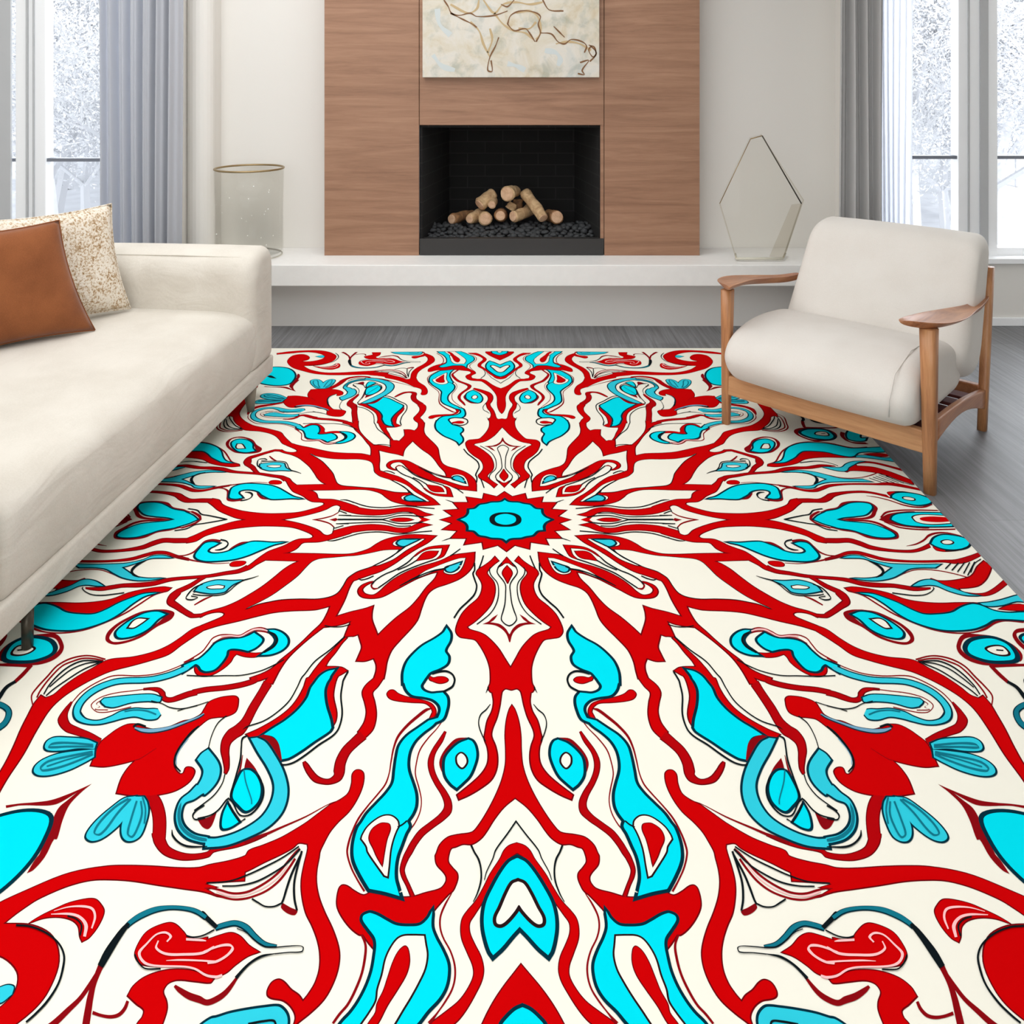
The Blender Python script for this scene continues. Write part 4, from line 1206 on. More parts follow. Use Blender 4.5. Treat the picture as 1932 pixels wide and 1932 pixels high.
FR 0.68 0 -0.002,2.414,1 0.032,2.427,0 0.053,2.449,0 0.07,2.485,0 0.111,2.551,0 0.136,2.604,0 0.167,2.66,0 0.199,2.699,0 0.217,2.728,0 0.222,2.765,0 0.216,2.805,0 0.194,2.854,0 0.174,2.898,0 0.171,2.932,0 0.189,2.973,0 0.22,3.014,0 0.261,3.046,0 0.301,3.074,0 0.326,3.093,1 0.246,3.093,1 0.22,3.071,0 0.193,3.037,0 0.165,2.991,0 0.143,2.947,0 0.137,2.91,0 0.147,2.867,0 0.171,2.822,0 0.189,2.782,0 0.191,2.745,0 0.173,2.714,0 0.145,2.669,0 0.114,2.604,0 0.078,2.544,0 0.04,2.489,0 0.003,2.46,1 -0.001,2.46,1
FC 2.04 0 0.002,2.483,1 0.033,2.501,0 0.067,2.547,0 0.1,2.607,0 0.125,2.662,0 0.135,2.711,0 0.135,2.759,0 0.126,2.805,0 0.112,2.847,0 0.101,2.863,1 0.069,2.835,0 0.031,2.792,0 -0.001,2.759,1 -0.004,2.759,1 -0.001,2.485,1
FW 2.38 0 0.001,2.583,1 0.022,2.593,0 0.045,2.633,0 0.07,2.69,0 0.087,2.725,0 0.086,2.747,0 0.07,2.751,0 0.047,2.735,0 0.017,2.701,0 0.002,2.678,1 -0.001,2.678,1 -0.001,2.585,1
FR 0.85 0 -0.004,2.889,1 0.025,2.923,0 0.061,2.965,0 0.094,3.009,0 0.119,3.049,0 0.138,3.085,0 0.145,3.101,0 0.143,3.131,1 -0.012,3.131,1 -0.006,2.893,1
FC 2.04 0 -0.004,3.034,1 0.025,3.046,0 0.055,3.071,0 0.073,3.093,0 0.079,3.131,1 -0.01,3.131,1 -0.007,3.034,1
FW 1.53 0 -0.005,3.093,1 0.007,3.101,0 0.019,3.12,0 0.021,3.136,1 -0.009,3.136,1
FC 1.70 0 0.335,2.7,1 0.348,2.728,0 0.376,2.754,0 0.416,2.759,0 0.468,2.755,0 0.506,2.738,0 0.544,2.718,0 0.57,2.709,0 0.579,2.709,0 0.598,2.719,0 0.598,2.735,0 0.57,2.769,0 0.544,2.799,0 0.535,2.825,0 0.534,2.863,0 0.537,2.916,0 0.549,2.967,0 0.57,3.017,0 0.593,3.054,0 0.62,3.085,0 0.641,3.125,1 0.404,3.125,1 0.361,3.085,0 0.33,3.046,0 0.294,3.009,0 0.273,2.973,0 0.265,2.932,0 0.268,2.892,0 0.289,2.847,0 0.318,2.799,0 0.334,2.759,0
FW 1.36 0 0.36,2.795,1 0.4,2.794,0 0.437,2.796,0 0.459,2.808,0 0.48,2.841,0 0.493,2.879,0 0.499,2.931,0 0.509,2.979,0 0.51,3.017,0 0.53,3.057,0 0.551,3.09,0 0.57,3.125,1 0.465,3.125,1 0.441,3.087,0 0.418,3.046,0 0.393,3.003,0 0.369,2.956,0 0.35,2.91,0 0.345,2.863,0 0.354,2.822,0
FR 0.68 7 0.428,2.833,0 0.448,2.85,0 0.465,2.888,0 0.478,2.94,0 0.489,2.985,0 0.506,3.026,0 0.508,3.054,0 0.527,3.085,0 0.542,3.117,1 0.523,3.117,1 0.496,3.085,0 0.471,3.031,0 0.442,2.982,0 0.415,2.931,0 0.407,2.888,0 0.416,2.844,0
SD 0.00 0 0.261,2.63,0.264,2.628 0.282,2.674,0.289,2.671 0.298,2.719,0.305,2.717 0.298,2.759,0.305,2.759 0.285,2.798,0.291,2.8 0.256,2.846,0.262,2.848 0.238,2.894,0.245,2.895 0.235,2.938,0.242,2.937 0.244,2.978,0.25,2.975 0.265,3.016,0.271,3.013 0.292,3.053,0.297,3.05 0.315,3.089,0.327,3.081
SD 0.00 0 0.591,2.787,0.599,2.79 0.571,2.824,0.58,2.825 0.566,2.864,0.576,2.862 0.57,2.924,0.579,2.921 0.584,2.978,0.593,2.974 0.605,3.028,0.613,3.023 0.629,3.059,0.637,3.054 0.647,3.087,0.655,3.083
FR 0.85 0 0.688,2.075,0 0.704,2.055,0 0.725,2.054,0 0.737,2.075,0 0.733,2.123,0 0.74,2.175,0 0.769,2.207,0 0.811,2.234,1 0.855,2.279,0 0.898,2.322,0 0.945,2.36,0 0.993,2.394,0 1.058,2.427,0 1.108,2.449,0 1.118,2.473,0 1.184,2.497,0 1.252,2.512,0 1.295,2.525,0 1.376,2.526,0 1.482,2.519,0 1.587,2.516,0 1.669,2.519,0 1.743,2.534,0 1.813,2.558,0 1.895,2.594,0 1.979,2.643,1 1.939,2.711,1 1.895,2.664,0 1.837,2.625,0 1.773,2.594,0 1.702,2.575,0 1.622,2.573,0 1.537,2.579,0 1.428,2.596,0 1.321,2.611,0 1.239,2.623,0 1.166,2.645,1 1.235,2.614,1 1.195,2.605,1 1.247,2.592,1 1.218,2.583,1 1.248,2.579,1 1.175,2.573,0 1.096,2.539,0 1.035,2.501,0 0.972,2.465,0 0.931,2.437,0 0.911,2.415,0 0.872,2.419,1 0.866,2.441,0 0.867,2.52,0 0.864,2.577,0 0.851,2.632,0 0.821,2.704,0 0.786,2.755,0 0.757,2.805,0 0.738,2.853,0 0.729,2.907,0 0.735,2.955,0 0.751,2.991,0 0.768,3.017,1 0.788,2.997,0 0.819,2.979,0 0.848,2.955,0 0.87,2.946,0 0.89,2.955,0 0.899,2.979,0 0.895,2.996,0 0.878,3.005,0 0.841,3.011,0 0.814,3.025,0 0.793,3.045,0 0.782,3.065,0 0.782,3.085,0 0.789,3.12,1 0.807,3.12,1 0.775,3.085,0 0.735,3.051,0 0.698,3.011,0 0.677,2.967,0 0.665,2.913,0 0.667,2.863,0 0.681,2.821,0 0.711,2.765,0 0.751,2.704,0 0.783,2.647,0 0.805,2.588,0 0.814,2.535,0 0.815,2.481,0 0.816,2.453,0 0.808,2.419,0 0.791,2.365,0 0.764,2.318,0 0.725,2.266,0 0.698,2.202,0 0.684,2.133,0
SD 0.00 0 1.244,2.609,1.243,2.611 1.216,2.606,1.214,2.614 1.177,2.613,1.176,2.622 1.137,2.624,1.136,2.633 1.102,2.626,1.098,2.635 1.064,2.617,1.058,2.626 1.011,2.584,1.004,2.592 0.97,2.543,0.962,2.55 0.943,2.497,0.935,2.504 0.921,2.458,0.913,2.465 0.904,2.437,0.896,2.445
SD 0.00 0 1.23,2.626,1.23,2.628 1.188,2.632,1.187,2.642 1.128,2.649,1.127,2.657 1.094,2.65,1.09,2.659 1.055,2.643,1.05,2.651 1,2.618,0.993,2.625 0.959,2.577,0.951,2.584 0.932,2.525,0.923,2.531 0.915,2.482,0.906,2.488
SP 0.00 0 1.192,2.621,1.192,2.625 1.14,2.635,1.139,2.644 1.097,2.641,1.095,2.645 1.058,2.632,1.055,2.636 1.003,2.603,1,2.607 0.962,2.562,0.958,2.566 0.936,2.515,0.933,2.517
SK 0.00 0 0.904,2.436,0.908,2.43 0.964,2.488,0.968,2.482 1.025,2.527,1.03,2.521 1.087,2.561,1.091,2.555 1.152,2.585,1.155,2.58 1.239,2.593,1.242,2.587
SK 0.00 0 0.896,2.448,0.902,2.442 0.937,2.511,0.943,2.506 0.981,2.55,0.986,2.544 1.042,2.588,1.046,2.581 1.109,2.604,1.112,2.598 1.173,2.606,1.176,2.6
SK 0.00 0 0.885,2.455,0.894,2.452 0.888,2.521,0.897,2.519 0.887,2.589,0.896,2.588 0.872,2.654,0.881,2.654 0.853,2.699,0.86,2.701
SK 0.00 0 0.885,2.467,0.894,2.463 0.905,2.553,0.914,2.549 0.912,2.616,0.921,2.613 0.915,2.656,0.923,2.652 0.919,2.677,0.927,2.674
FD 0.00 0 0.855,2.7,0 0.862,2.716,0 0.892,2.709,0 0.922,2.686,0 0.92,2.668,1 0.885,2.686,1
SK 0.00 0 0.922,2.675,0.926,2.669 0.947,2.687,0.95,2.681 0.983,2.687,0.984,2.681 1.018,2.671,1.016,2.665 1.044,2.657,1.042,2.651
SD 0.00 0 0.768,2.211,0.77,2.208 0.815,2.231,0.817,2.228 0.904,2.295,0.908,2.289 1.003,2.352,1.01,2.343 1.068,2.39,1.077,2.377 1.134,2.42,1.144,2.405
SQ 0.68 0 1.053,2.379,1.058,2.371 1.101,2.407,1.109,2.393 1.167,2.434,1.176,2.419 1.253,2.455,1.263,2.439 1.268,2.476,1.281,2.457 1.328,2.489,1.339,2.466 1.387,2.488,1.392,2.458 1.454,2.466,1.445,2.435 1.51,2.418,1.475,2.401 1.539,2.369,1.504,2.347 1.528,2.393,1.475,2.406 1.558,2.308,1.506,2.309 1.589,2.252,1.545,2.236 1.617,2.225,1.592,2.182 1.647,2.203,1.637,2.157
FC 1.36 0 1.433,1.139,1 1.46,1.164,0 1.495,1.183,0 1.576,1.193,0 1.621,1.222,0 1.641,1.279,0 1.672,1.341,0 1.71,1.368,0 1.741,1.391,1 1.724,1.434,1 1.697,1.401,0 1.681,1.381,0 1.655,1.398,0 1.637,1.421,0 1.608,1.434,0 1.57,1.421,0 1.548,1.374,0 1.538,1.32,0 1.542,1.279,0 1.522,1.265,0 1.477,1.268,0 1.428,1.282,1 1.396,1.258,0 1.374,1.215,0 1.378,1.186,0
FC 1.36 0 1.358,1.116,1 1.322,1.116,0 1.274,1.142,0 1.237,1.186,0 1.228,1.236,0 1.251,1.279,0 1.297,1.307,0 1.349,1.313,1 1.325,1.279,0 1.298,1.236,0 1.295,1.193,0 1.316,1.157,0
SD 0.00 0 1.354,1.117,1.355,1.108 1.405,1.099,1.407,1.089 1.442,1.106,1.447,1.097 1.47,1.128,1.476,1.119 1.506,1.162,1.51,1.152 1.564,1.157,1.567,1.147 1.613,1.158,1.618,1.149 1.649,1.183,1.655,1.175 1.66,1.232,1.667,1.226 1.674,1.289,1.681,1.282 1.718,1.345,1.724,1.337 1.747,1.372,1.753,1.364
SP 0.00 0 1.361,1.129,1.362,1.119 1.4,1.114,1.402,1.104 1.438,1.118,1.443,1.107 1.466,1.141,1.472,1.132 1.502,1.173,1.507,1.163 1.56,1.168,1.563,1.158 1.608,1.173,1.612,1.163
SD 0.00 0 1.346,1.145,1.347,1.133 1.39,1.13,1.393,1.118 1.43,1.13,1.435,1.118 1.457,1.151,1.464,1.14 1.493,1.185,1.499,1.173 1.555,1.181,1.56,1.169 1.601,1.192,1.607,1.18 1.639,1.225,1.643,1.219
SK 0.00 0 1.347,1.127,1.348,1.143 1.308,1.151,1.314,1.163 1.282,1.203,1.295,1.199 1.293,1.257,1.304,1.244 1.335,1.301,1.346,1.285
FR 0.68 0 1.341,1.293,1 1.393,1.298,0 1.44,1.289,0 1.485,1.272,0 1.525,1.272,0 1.537,1.293,0 1.533,1.327,0 1.546,1.381,0 1.565,1.434,0 1.605,1.444,0 1.639,1.428,0 1.669,1.388,0 1.676,1.408,0 1.656,1.447,0 1.62,1.467,0 1.575,1.46,0 1.532,1.421,0 1.502,1.368,0 1.496,1.327,0 1.485,1.303,1 1.429,1.324,0 1.37,1.324,0
SK 0.00 0 1.215,1.351,1.219,1.344 1.264,1.398,1.269,1.391 1.325,1.438,1.328,1.431 1.411,1.467,1.414,1.46 1.505,1.47,1.508,1.463 1.599,1.474,1.601,1.466 1.7,1.469,1.703,1.461
SM 1.19 0 1.703,1.413,1.721,1.389 1.718,1.432,1.738,1.403 1.782,1.477,1.801,1.446 1.876,1.51,1.892,1.478 2.03,1.52,2.047,1.489 2.093,1.548,2.116,1.519 2.137,1.592,2.163,1.565 2.158,1.647,2.187,1.626 2.154,1.702,2.186,1.692 2.135,1.731,2.148,1.754 2.093,1.759,2.086,1.783 2.032,1.767,2.02,1.787 1.982,1.741,1.962,1.769 1.947,1.71,1.919,1.751 1.887,1.69,1.863,1.74 1.822,1.694,1.797,1.758 1.788,1.692,1.752,1.753 1.764,1.695,1.741,1.725
SD 0.00 0 1.703,1.338,1.709,1.331 1.762,1.398,1.767,1.392 1.849,1.45,1.853,1.443 1.949,1.469,1.952,1.461 2.082,1.469,2.086,1.461 2.142,1.508,2.147,1.501 2.196,1.578,2.202,1.572 2.214,1.652,2.22,1.648 2.219,1.712,2.225,1.708
SQ 0.68 0 2.218,1.645,2.223,1.642 2.208,1.717,2.235,1.703 2.188,1.759,2.23,1.763 2.163,1.786,2.168,1.825 2.112,1.81,2.104,1.85 2.037,1.842,2.033,1.874 1.968,1.879,1.968,1.91
FM 1.02 0 1.78,1.616,1 1.823,1.599,0 1.866,1.596,0 1.965,1.606,0 2.066,1.623,1 2.072,1.643,0 2.036,1.674,1 1.992,1.68,0 1.919,1.65,0 1.836,1.64,0 1.778,1.644,0
SD 0.00 0 1.857,1.557,1.86,1.551 1.929,1.571,1.932,1.565 2.025,1.589,2.029,1.583 2.088,1.619,2.092,1.614 2.11,1.665,2.116,1.663 2.071,1.704,2.071,1.709 2.029,1.71,2.026,1.716 1.975,1.697,1.971,1.703 1.909,1.674,1.905,1.68
SD 0.00 0 2.071,1.632,2.075,1.627 2.088,1.658,2.093,1.656 2.063,1.678,2.068,1.676 2.083,1.691,2.082,1.696 2.016,1.694,2.014,1.7
SK 0.00 0 1.576,1.674,1.58,1.667 1.645,1.695,1.648,1.688 1.71,1.687,1.711,1.68 1.762,1.66,1.763,1.654 1.82,1.644,1.822,1.637
ST 0.00 2 1.762,1.733,1.763,1.725 1.817,1.711,1.819,1.702 1.879,1.704,1.884,1.696 1.925,1.714,1.93,1.706
FR 0.85 0 1.385,1.631,0 1.401,1.61,0 1.425,1.606,0 1.481,1.617,0 1.526,1.646,0 1.534,1.684,0 1.542,1.725,0 1.582,1.759,0 1.616,1.768,0 1.675,1.806,0 1.744,1.819,0 1.794,1.806,0 1.832,1.787,1 1.881,1.79,0 1.917,1.818,0 1.946,1.861,0 1.962,1.888,1 1.965,1.921,0 1.958,1.974,0 1.952,2.028,1 1.89,2.034,0 1.83,2.022,0 1.757,1.997,1 1.774,2.042,0 1.781,2.097,0 1.771,2.175,1 1.708,2.185,0 1.634,2.188,0 1.557,2.177,0 1.507,2.156,0 1.469,2.114,0 1.463,2.065,0 1.483,2.042,0 1.508,2.04,0 1.51,2.07,0 1.526,2.076,0 1.563,2.042,0 1.579,2.003,0 1.581,1.951,0 1.569,1.886,0 1.547,1.831,0 1.529,1.8,0 1.495,1.753,0 1.455,1.742,0 1.412,1.736,0 1.377,1.707,0
SG 1.02 0 1.526,1.725,1.53,1.721 1.547,1.749,1.552,1.742 1.607,1.787,1.614,1.777 1.668,1.821,1.676,1.806 1.735,1.839,1.744,1.819 1.792,1.835,1.798,1.816 1.835,1.816,1.837,1.808
SK 0.00 0 1.783,1.811,1.786,1.798 1.828,1.796,1.834,1.783 1.841,1.811,1.851,1.8
SK 0.00 0 1.526,1.802,1.531,1.797 1.541,1.836,1.552,1.826 1.553,1.866,1.565,1.857 1.571,1.931,1.582,1.924 1.573,1.982,1.585,1.978 1.562,2.024,1.57,2.027 1.524,2.062,1.528,2.067
SG 0.00 0 1.552,1.875,1.556,1.872 1.569,1.937,1.572,1.935 1.57,1.986,1.574,1.985 1.556,2.026,1.56,2.025
SD 0.00 0 1.685,1.931,1.687,1.93 1.739,1.993,1.742,1.99 1.755,2,1.758,1.996
SK 0.00 0 1.529,1.648,1.532,1.643 1.571,1.669,1.574,1.664 1.623,1.689,1.626,1.684 1.664,1.709,1.667,1.704
SK 0.00 0 1.41,1.739,1.415,1.734 1.438,1.784,1.443,1.779 1.445,1.86,1.45,1.857 1.437,1.939,1.442,1.937
FM 1.19 0 1.983,1.903,1 2.044,1.879,0 2.136,1.87,0 2.2,1.87,0 2.222,1.891,0 2.215,1.927,0 2.188,1.945,0 2.121,1.945,0 2.055,1.933,0 1.977,1.936,1
FM 1.19 0 1.975,1.939,1 2.048,1.948,0 2.134,1.965,0 2.188,1.997,0 2.206,2.031,0 2.197,2.064,0 2.163,2.083,0 2.108,2.081,0 2.04,2.053,0 1.99,2.014,0 1.958,1.983,1
FM 1.19 0 1.644,2.195,1 1.689,2.195,1 1.691,2.259,0 1.685,2.328,0 1.664,2.38,0 1.635,2.406,0 1.605,2.406,0 1.585,2.385,0 1.585,2.328,0 1.596,2.269,0 1.618,2.224,0
FM 1.19 0 1.681,2.193,1 1.726,2.203,0 1.76,2.244,0 1.797,2.304,0 1.814,2.357,0 1.81,2.39,0 1.779,2.408,0 1.745,2.399,0 1.714,2.366,0 1.689,2.318,0 1.682,2.259,0
ST 0.00 2 1.99,1.919,1.995,1.909 2.117,1.908,2.122,1.897 2.185,1.913,2.193,1.903 2.2,1.922,2.196,1.932 2.111,1.919,2.105,1.929 1.99,1.919,1.985,1.93
ST 0.00 2 1.974,1.959,1.981,1.948 2.075,1.985,2.082,1.975 2.154,2.013,2.162,2.003 2.172,2.045,2.182,2.039 2.161,2.054,2.155,2.064 2.096,2.037,2.089,2.047 2.023,1.998,2.015,2.007 1.974,1.963,1.966,1.973
ST 0.00 2 1.971,1.965,1.976,1.958 2.067,2,2.072,1.993 2.149,2.04,2.155,2.033
ST 0.00 2 1.643,2.219,1.651,2.219 1.613,2.285,1.622,2.283 1.606,2.359,1.615,2.355 1.614,2.394,1.62,2.386 1.645,2.376,1.637,2.376 1.659,2.307,1.65,2.31 1.67,2.217,1.661,2.22
ST 0.00 2 1.692,2.212,1.701,2.205 1.719,2.277,1.728,2.271 1.738,2.355,1.747,2.349 1.756,2.384,1.762,2.376 1.789,2.37,1.781,2.372 1.786,2.315,1.777,2.321 1.753,2.245,1.745,2.253 1.711,2.202,1.703,2.21
ST 0.00 2 1.644,2.197,1.651,2.199 1.608,2.259,1.615,2.259 1.585,2.329,1.593,2.328
FM 1.53 0 1.44,1.938,1 1.461,1.962,0 1.472,1.997,1 1.427,2.05,0 1.417,2.089,0 1.423,2.137,0 1.428,2.135,0 1.446,2.172,0 1.472,2.208,0 1.474,2.259,0 1.46,2.309,0 1.429,2.357,0 1.379,2.395,0 1.321,2.413,0 1.29,2.416,1 1.299,2.392,1 1.36,2.378,0 1.413,2.343,0 1.444,2.299,0 1.455,2.249,0 1.448,2.224,0 1.418,2.209,0 1.385,2.177,0 1.377,2.184,0 1.352,2.142,0 1.343,2.099,0 1.351,2.05,0 1.377,2.005,0
FT 0.00 1 1.468,2.224,1 1.47,2.259,0 1.454,2.309,0 1.426,2.352,0 1.377,2.389,0 1.323,2.408,0 1.297,2.41,1 1.3,2.399,1 1.358,2.383,0 1.413,2.347,0 1.445,2.301,0 1.46,2.249,0
FM 1.53 0 1.256,1.875,1 1.2,1.954,0 1.13,2.045,0 1.081,2.132,0 1.071,2.211,0 1.089,2.283,0 1.128,2.331,0 1.19,2.373,0 1.258,2.396,0 1.304,2.396,1 1.296,2.437,1 1.209,2.427,0 1.127,2.39,0 1.058,2.343,0 1.018,2.283,0 1.008,2.216,0 1.021,2.142,0 1.061,2.055,0 1.119,1.97,0 1.18,1.896,0 1.227,1.87,1
SK 0.00 0 1.273,1.863,1.279,1.854 1.29,1.878,1.299,1.872 1.283,1.924,1.291,1.922 1.267,1.996,1.276,1.994 1.262,2.086,1.27,2.083 1.259,2.167,1.267,2.164 1.255,2.199,1.263,2.196
FD 0.00 0 1.245,1.985,1 1.196,2.035,0 1.166,2.075,1 1.216,2.05,0 1.239,2.055,1 1.244,2.015,0
SD 0.00 0 1.266,1.97,1.269,1.969 1.254,2.047,1.263,2.044 1.254,2.11,1.262,2.107 1.252,2.18,1.256,2.179
FC 1.53 0 1.231,2.055,0 1.204,2.06,0 1.168,2.094,0 1.138,2.151,0 1.131,2.211,0 1.15,2.252,0 1.173,2.265,0 1.209,2.238,0 1.246,2.202,0 1.255,2.165,0 1.251,2.104,0 1.244,2.065,0
ST 0.00 2 1.236,2.055,1.242,2.055 1.211,2.117,1.216,2.119 1.16,2.211,1.165,2.212 1.153,2.234,1.158,2.234
SK 0.00 0 1.164,2.083,1.17,2.086 1.125,2.141,1.132,2.143 1.111,2.199,1.119,2.196 1.122,2.255,1.129,2.249 1.151,2.291,1.156,2.284 1.194,2.29,1.191,2.284 1.244,2.227,1.24,2.223 1.271,2.205,1.268,2.199
FC 1.36 0 1.262,2.234,1 1.266,2.278,0 1.257,2.331,0 1.244,2.35,0 1.216,2.343,0 1.189,2.32,1 1.234,2.27,0
SK 0.00 0 1.161,2.308,1.166,2.302 1.187,2.32,1.185,2.315 1.257,2.235,1.252,2.233 1.266,2.21,1.271,2.204 1.289,2.263,1.295,2.258 1.315,2.29,1.32,2.284 1.368,2.308,1.372,2.301
FD 0.00 0 1.297,2.27,1 1.326,2.296,0 1.368,2.309,1 1.335,2.343,0 1.309,2.352,0 1.298,2.331,0
SK 0.00 0 1.358,2.242,1.365,2.236 1.384,2.267,1.391,2.261 1.392,2.29,1.399,2.288 1.379,2.305,1.378,2.312 1.34,2.298,1.336,2.305
SK 0.00 0 1.316,2.076,1.322,2.073 1.314,2.129,1.319,2.126 1.332,2.19,1.337,2.186 1.367,2.236,1.372,2.232 1.395,2.268,1.4,2.263
SK 0.00 0 1.46,2.357,1.463,2.357 1.444,2.383,1.451,2.387 1.407,2.414,1.409,2.422 1.365,2.429,1.362,2.439 1.288,2.432,1.286,2.436
FR 0.85 0 1.746,1.075,1 1.791,1.11,0 1.833,1.179,0 1.881,1.243,0 1.944,1.291,0 2.039,1.328,0 2.141,1.343,0 2.177,1.36,0 2.218,1.41,0 2.269,1.469,0 2.311,1.54,0 2.334,1.596,0 2.367,1.62,1 2.398,1.603,1 2.403,1.657,0 2.396,1.723,0 2.385,1.812,0 2.365,1.921,0 2.352,2.025,0 2.349,2.156,1 2.292,2.249,1 2.302,2.108,0 2.299,1.968,0 2.309,1.824,0 2.308,1.69,0 2.278,1.603,0 2.217,1.519,0 2.144,1.45,0 2.103,1.424,0 2.012,1.387,0 1.921,1.345,0 1.855,1.306,0 1.811,1.235,0 1.768,1.172,0 1.729,1.12,1
SD 0.00 0 2.177,1.351,2.181,1.339 2.261,1.325,2.265,1.314 2.314,1.325,2.322,1.314 2.372,1.35,2.381,1.339 2.411,1.399,2.421,1.39 2.424,1.472,2.435,1.465 2.439,1.551,2.449,1.543 2.44,1.604,2.449,1.601 2.4,1.67,2.407,1.67
SD 0.00 0 2.183,1.361,2.187,1.349 2.251,1.345,2.256,1.333 2.305,1.345,2.312,1.333 2.347,1.367,2.356,1.356 2.384,1.399,2.393,1.39 2.406,1.487,2.416,1.479 2.412,1.571,2.422,1.565 2.406,1.619,2.416,1.614
SK 0.00 0 2.184,1.37,2.188,1.36 2.285,1.362,2.291,1.352 2.334,1.392,2.342,1.383 2.367,1.45,2.376,1.443 2.385,1.536,2.393,1.53 2.382,1.598,2.39,1.593
SK 0.00 0 2.187,1.372,2.192,1.364 2.26,1.38,2.265,1.372 2.319,1.421,2.326,1.414 2.354,1.486,2.361,1.48 2.378,1.55,2.384,1.544
SK 0.00 0 2.195,1.376,2.202,1.368 2.261,1.428,2.268,1.421 2.316,1.508,2.323,1.501 2.349,1.564,2.356,1.558 2.366,1.609,2.373,1.603
FD 0.00 0 1.904,2.127,1 1.941,2.153,0 1.992,2.185,0 2.046,2.211,0 2.107,2.222,0 2.171,2.228,0 2.232,2.238,1 2.223,2.251,1 2.165,2.238,0 2.053,2.239,0 2.012,2.231,0 1.981,2.206,0 1.949,2.172,1 1.971,2.208,0 1.994,2.249,0 1.992,2.308,0 1.98,2.385,0 1.969,2.464,0 1.975,2.491,0 1.978,2.549,1 1.958,2.534,0 1.94,2.477,0 1.941,2.4,0 1.929,2.399,0 1.948,2.308,0 1.953,2.234,0 1.931,2.172,0
FC 2.38 0 1.996,2.498,0 2.038,2.6,0 2.103,2.673,0 2.183,2.704,0 2.265,2.704,0 2.336,2.662,0 2.383,2.559,0 2.381,2.459,0 2.302,2.341,0 2.186,2.283,0 2.083,2.273,0 2.011,2.302,0 1.99,2.399,0
FD 0.00 0 2.02,2.269,1 2.107,2.26,0 2.211,2.271,1 2.199,2.291,1 2.094,2.283,0 2.064,2.29,0 2.03,2.318,0 2.004,2.357,1 2.018,2.308,0
SK 0.00 0 2.257,2.473,2.259,2.484 2.221,2.447,2.23,2.502 2.158,2.425,2.159,2.432
SD 0.00 -1 2.055,0.953,2.063,0.937 2.125,0.973,2.136,0.956 2.183,1.026,2.197,1.009 2.223,1.087,2.241,1.069 2.233,1.155,2.26,1.136 2.225,1.186,2.239,1.201 2.19,1.21,2.181,1.231 2.127,1.198,2.116,1.216 2.063,1.154,2.05,1.17 2.014,1.069,1.998,1.088 1.976,0.984,1.94,1.025 1.966,0.99,1.942,0.966 1.987,0.975,1.996,0.94 2.057,0.953,2.062,0.937
FC 1.36 0 1.987,0.983,1 2.044,0.96,0 2.109,0.974,0 2.155,1.018,0 2.19,1.07,0 2.208,1.129,0 2.186,1.17,0 2.151,1.179,0 2.092,1.158,0 2.041,1.104,0 2.016,1.026,0
FW 1.36 0 2.081,1.026,1 2.129,1.022,0 2.149,1.044,0 2.155,1.095,1 2.126,1.095,0 2.1,1.061,0
SD 0.00 0 2.741,1.379,2.731,1.394 2.647,1.371,2.637,1.387 2.541,1.366,2.527,1.387 2.483,1.328,2.46,1.354 2.466,1.276,2.437,1.297 2.478,1.24,2.459,1.231 2.535,1.181,2.543,1.146 2.619,1.172,2.634,1.149 2.691,1.192,2.71,1.168 2.739,1.25,2.766,1.224 2.74,1.317,2.778,1.295 2.735,1.327,2.741,1.355 2.702,1.348,2.698,1.36
FC 2.38 0 2.505,1.259,0 2.553,1.211,0 2.623,1.187,0 2.691,1.187,0 2.736,1.227,0 2.737,1.291,0 2.715,1.337,0 2.674,1.352,0 2.575,1.352,0 2.522,1.329,0 2.495,1.298,0
FW 1.53 0 2.607,1.267,0 2.657,1.247,0 2.699,1.251,0 2.706,1.287,0 2.695,1.306,0 2.654,1.31,0 2.619,1.294,0
SK 0.00 0 2.649,1.28,2.655,1.27 2.686,1.284,2.692,1.274
SD 0.00 0 2.974,1.096,2.954,1.128 2.911,1.096,2.893,1.128 2.858,1.108,2.851,1.136 2.811,1.155,2.835,1.152 2.798,1.212,2.826,1.193 2.804,1.263,2.832,1.239 2.831,1.319,2.858,1.294
FC 1.53 0 3.053,1.351,1 2.946,1.362,0 2.874,1.285,0 2.845,1.189,0 2.89,1.153,0 2.961,1.157,0 2.993,1.199,1 2.949,1.199,0 2.971,1.264,0 3.034,1.307,1
FR 0.85 0 2.043,0.741,1 2.096,0.732,0 2.187,0.751,0 2.281,0.789,0 2.348,0.841,0 2.426,0.869,0 2.539,0.883,0 2.662,0.878,0 2.77,0.878,1 2.712,0.897,0 2.652,0.92,0 2.577,0.96,0 2.491,0.978,0 2.405,0.974,0 2.349,0.929,0 2.303,0.874,0 2.239,0.827,0 2.166,0.799,0 2.101,0.78,0 2.056,0.77,0
FC 1.19 0 2.109,0.789,1 2.185,0.799,0 2.237,0.832,0 2.299,0.883,0 2.345,0.938,0 2.401,0.981,0 2.489,0.982,0 2.575,0.965,0 2.652,0.92,0 2.727,0.892,0 2.77,0.901,0 2.825,0.951,0 2.898,0.969,0 2.99,0.965,0 3.111,0.978,1 3.07,1.044,1 2.951,1.031,0 2.849,1.022,0 2.782,1.026,0 2.706,1.069,0 2.618,1.104,0 2.507,1.116,0 2.416,1.104,0 2.312,1.044,0 2.257,0.974,0 2.215,0.883,0 2.17,0.818,0
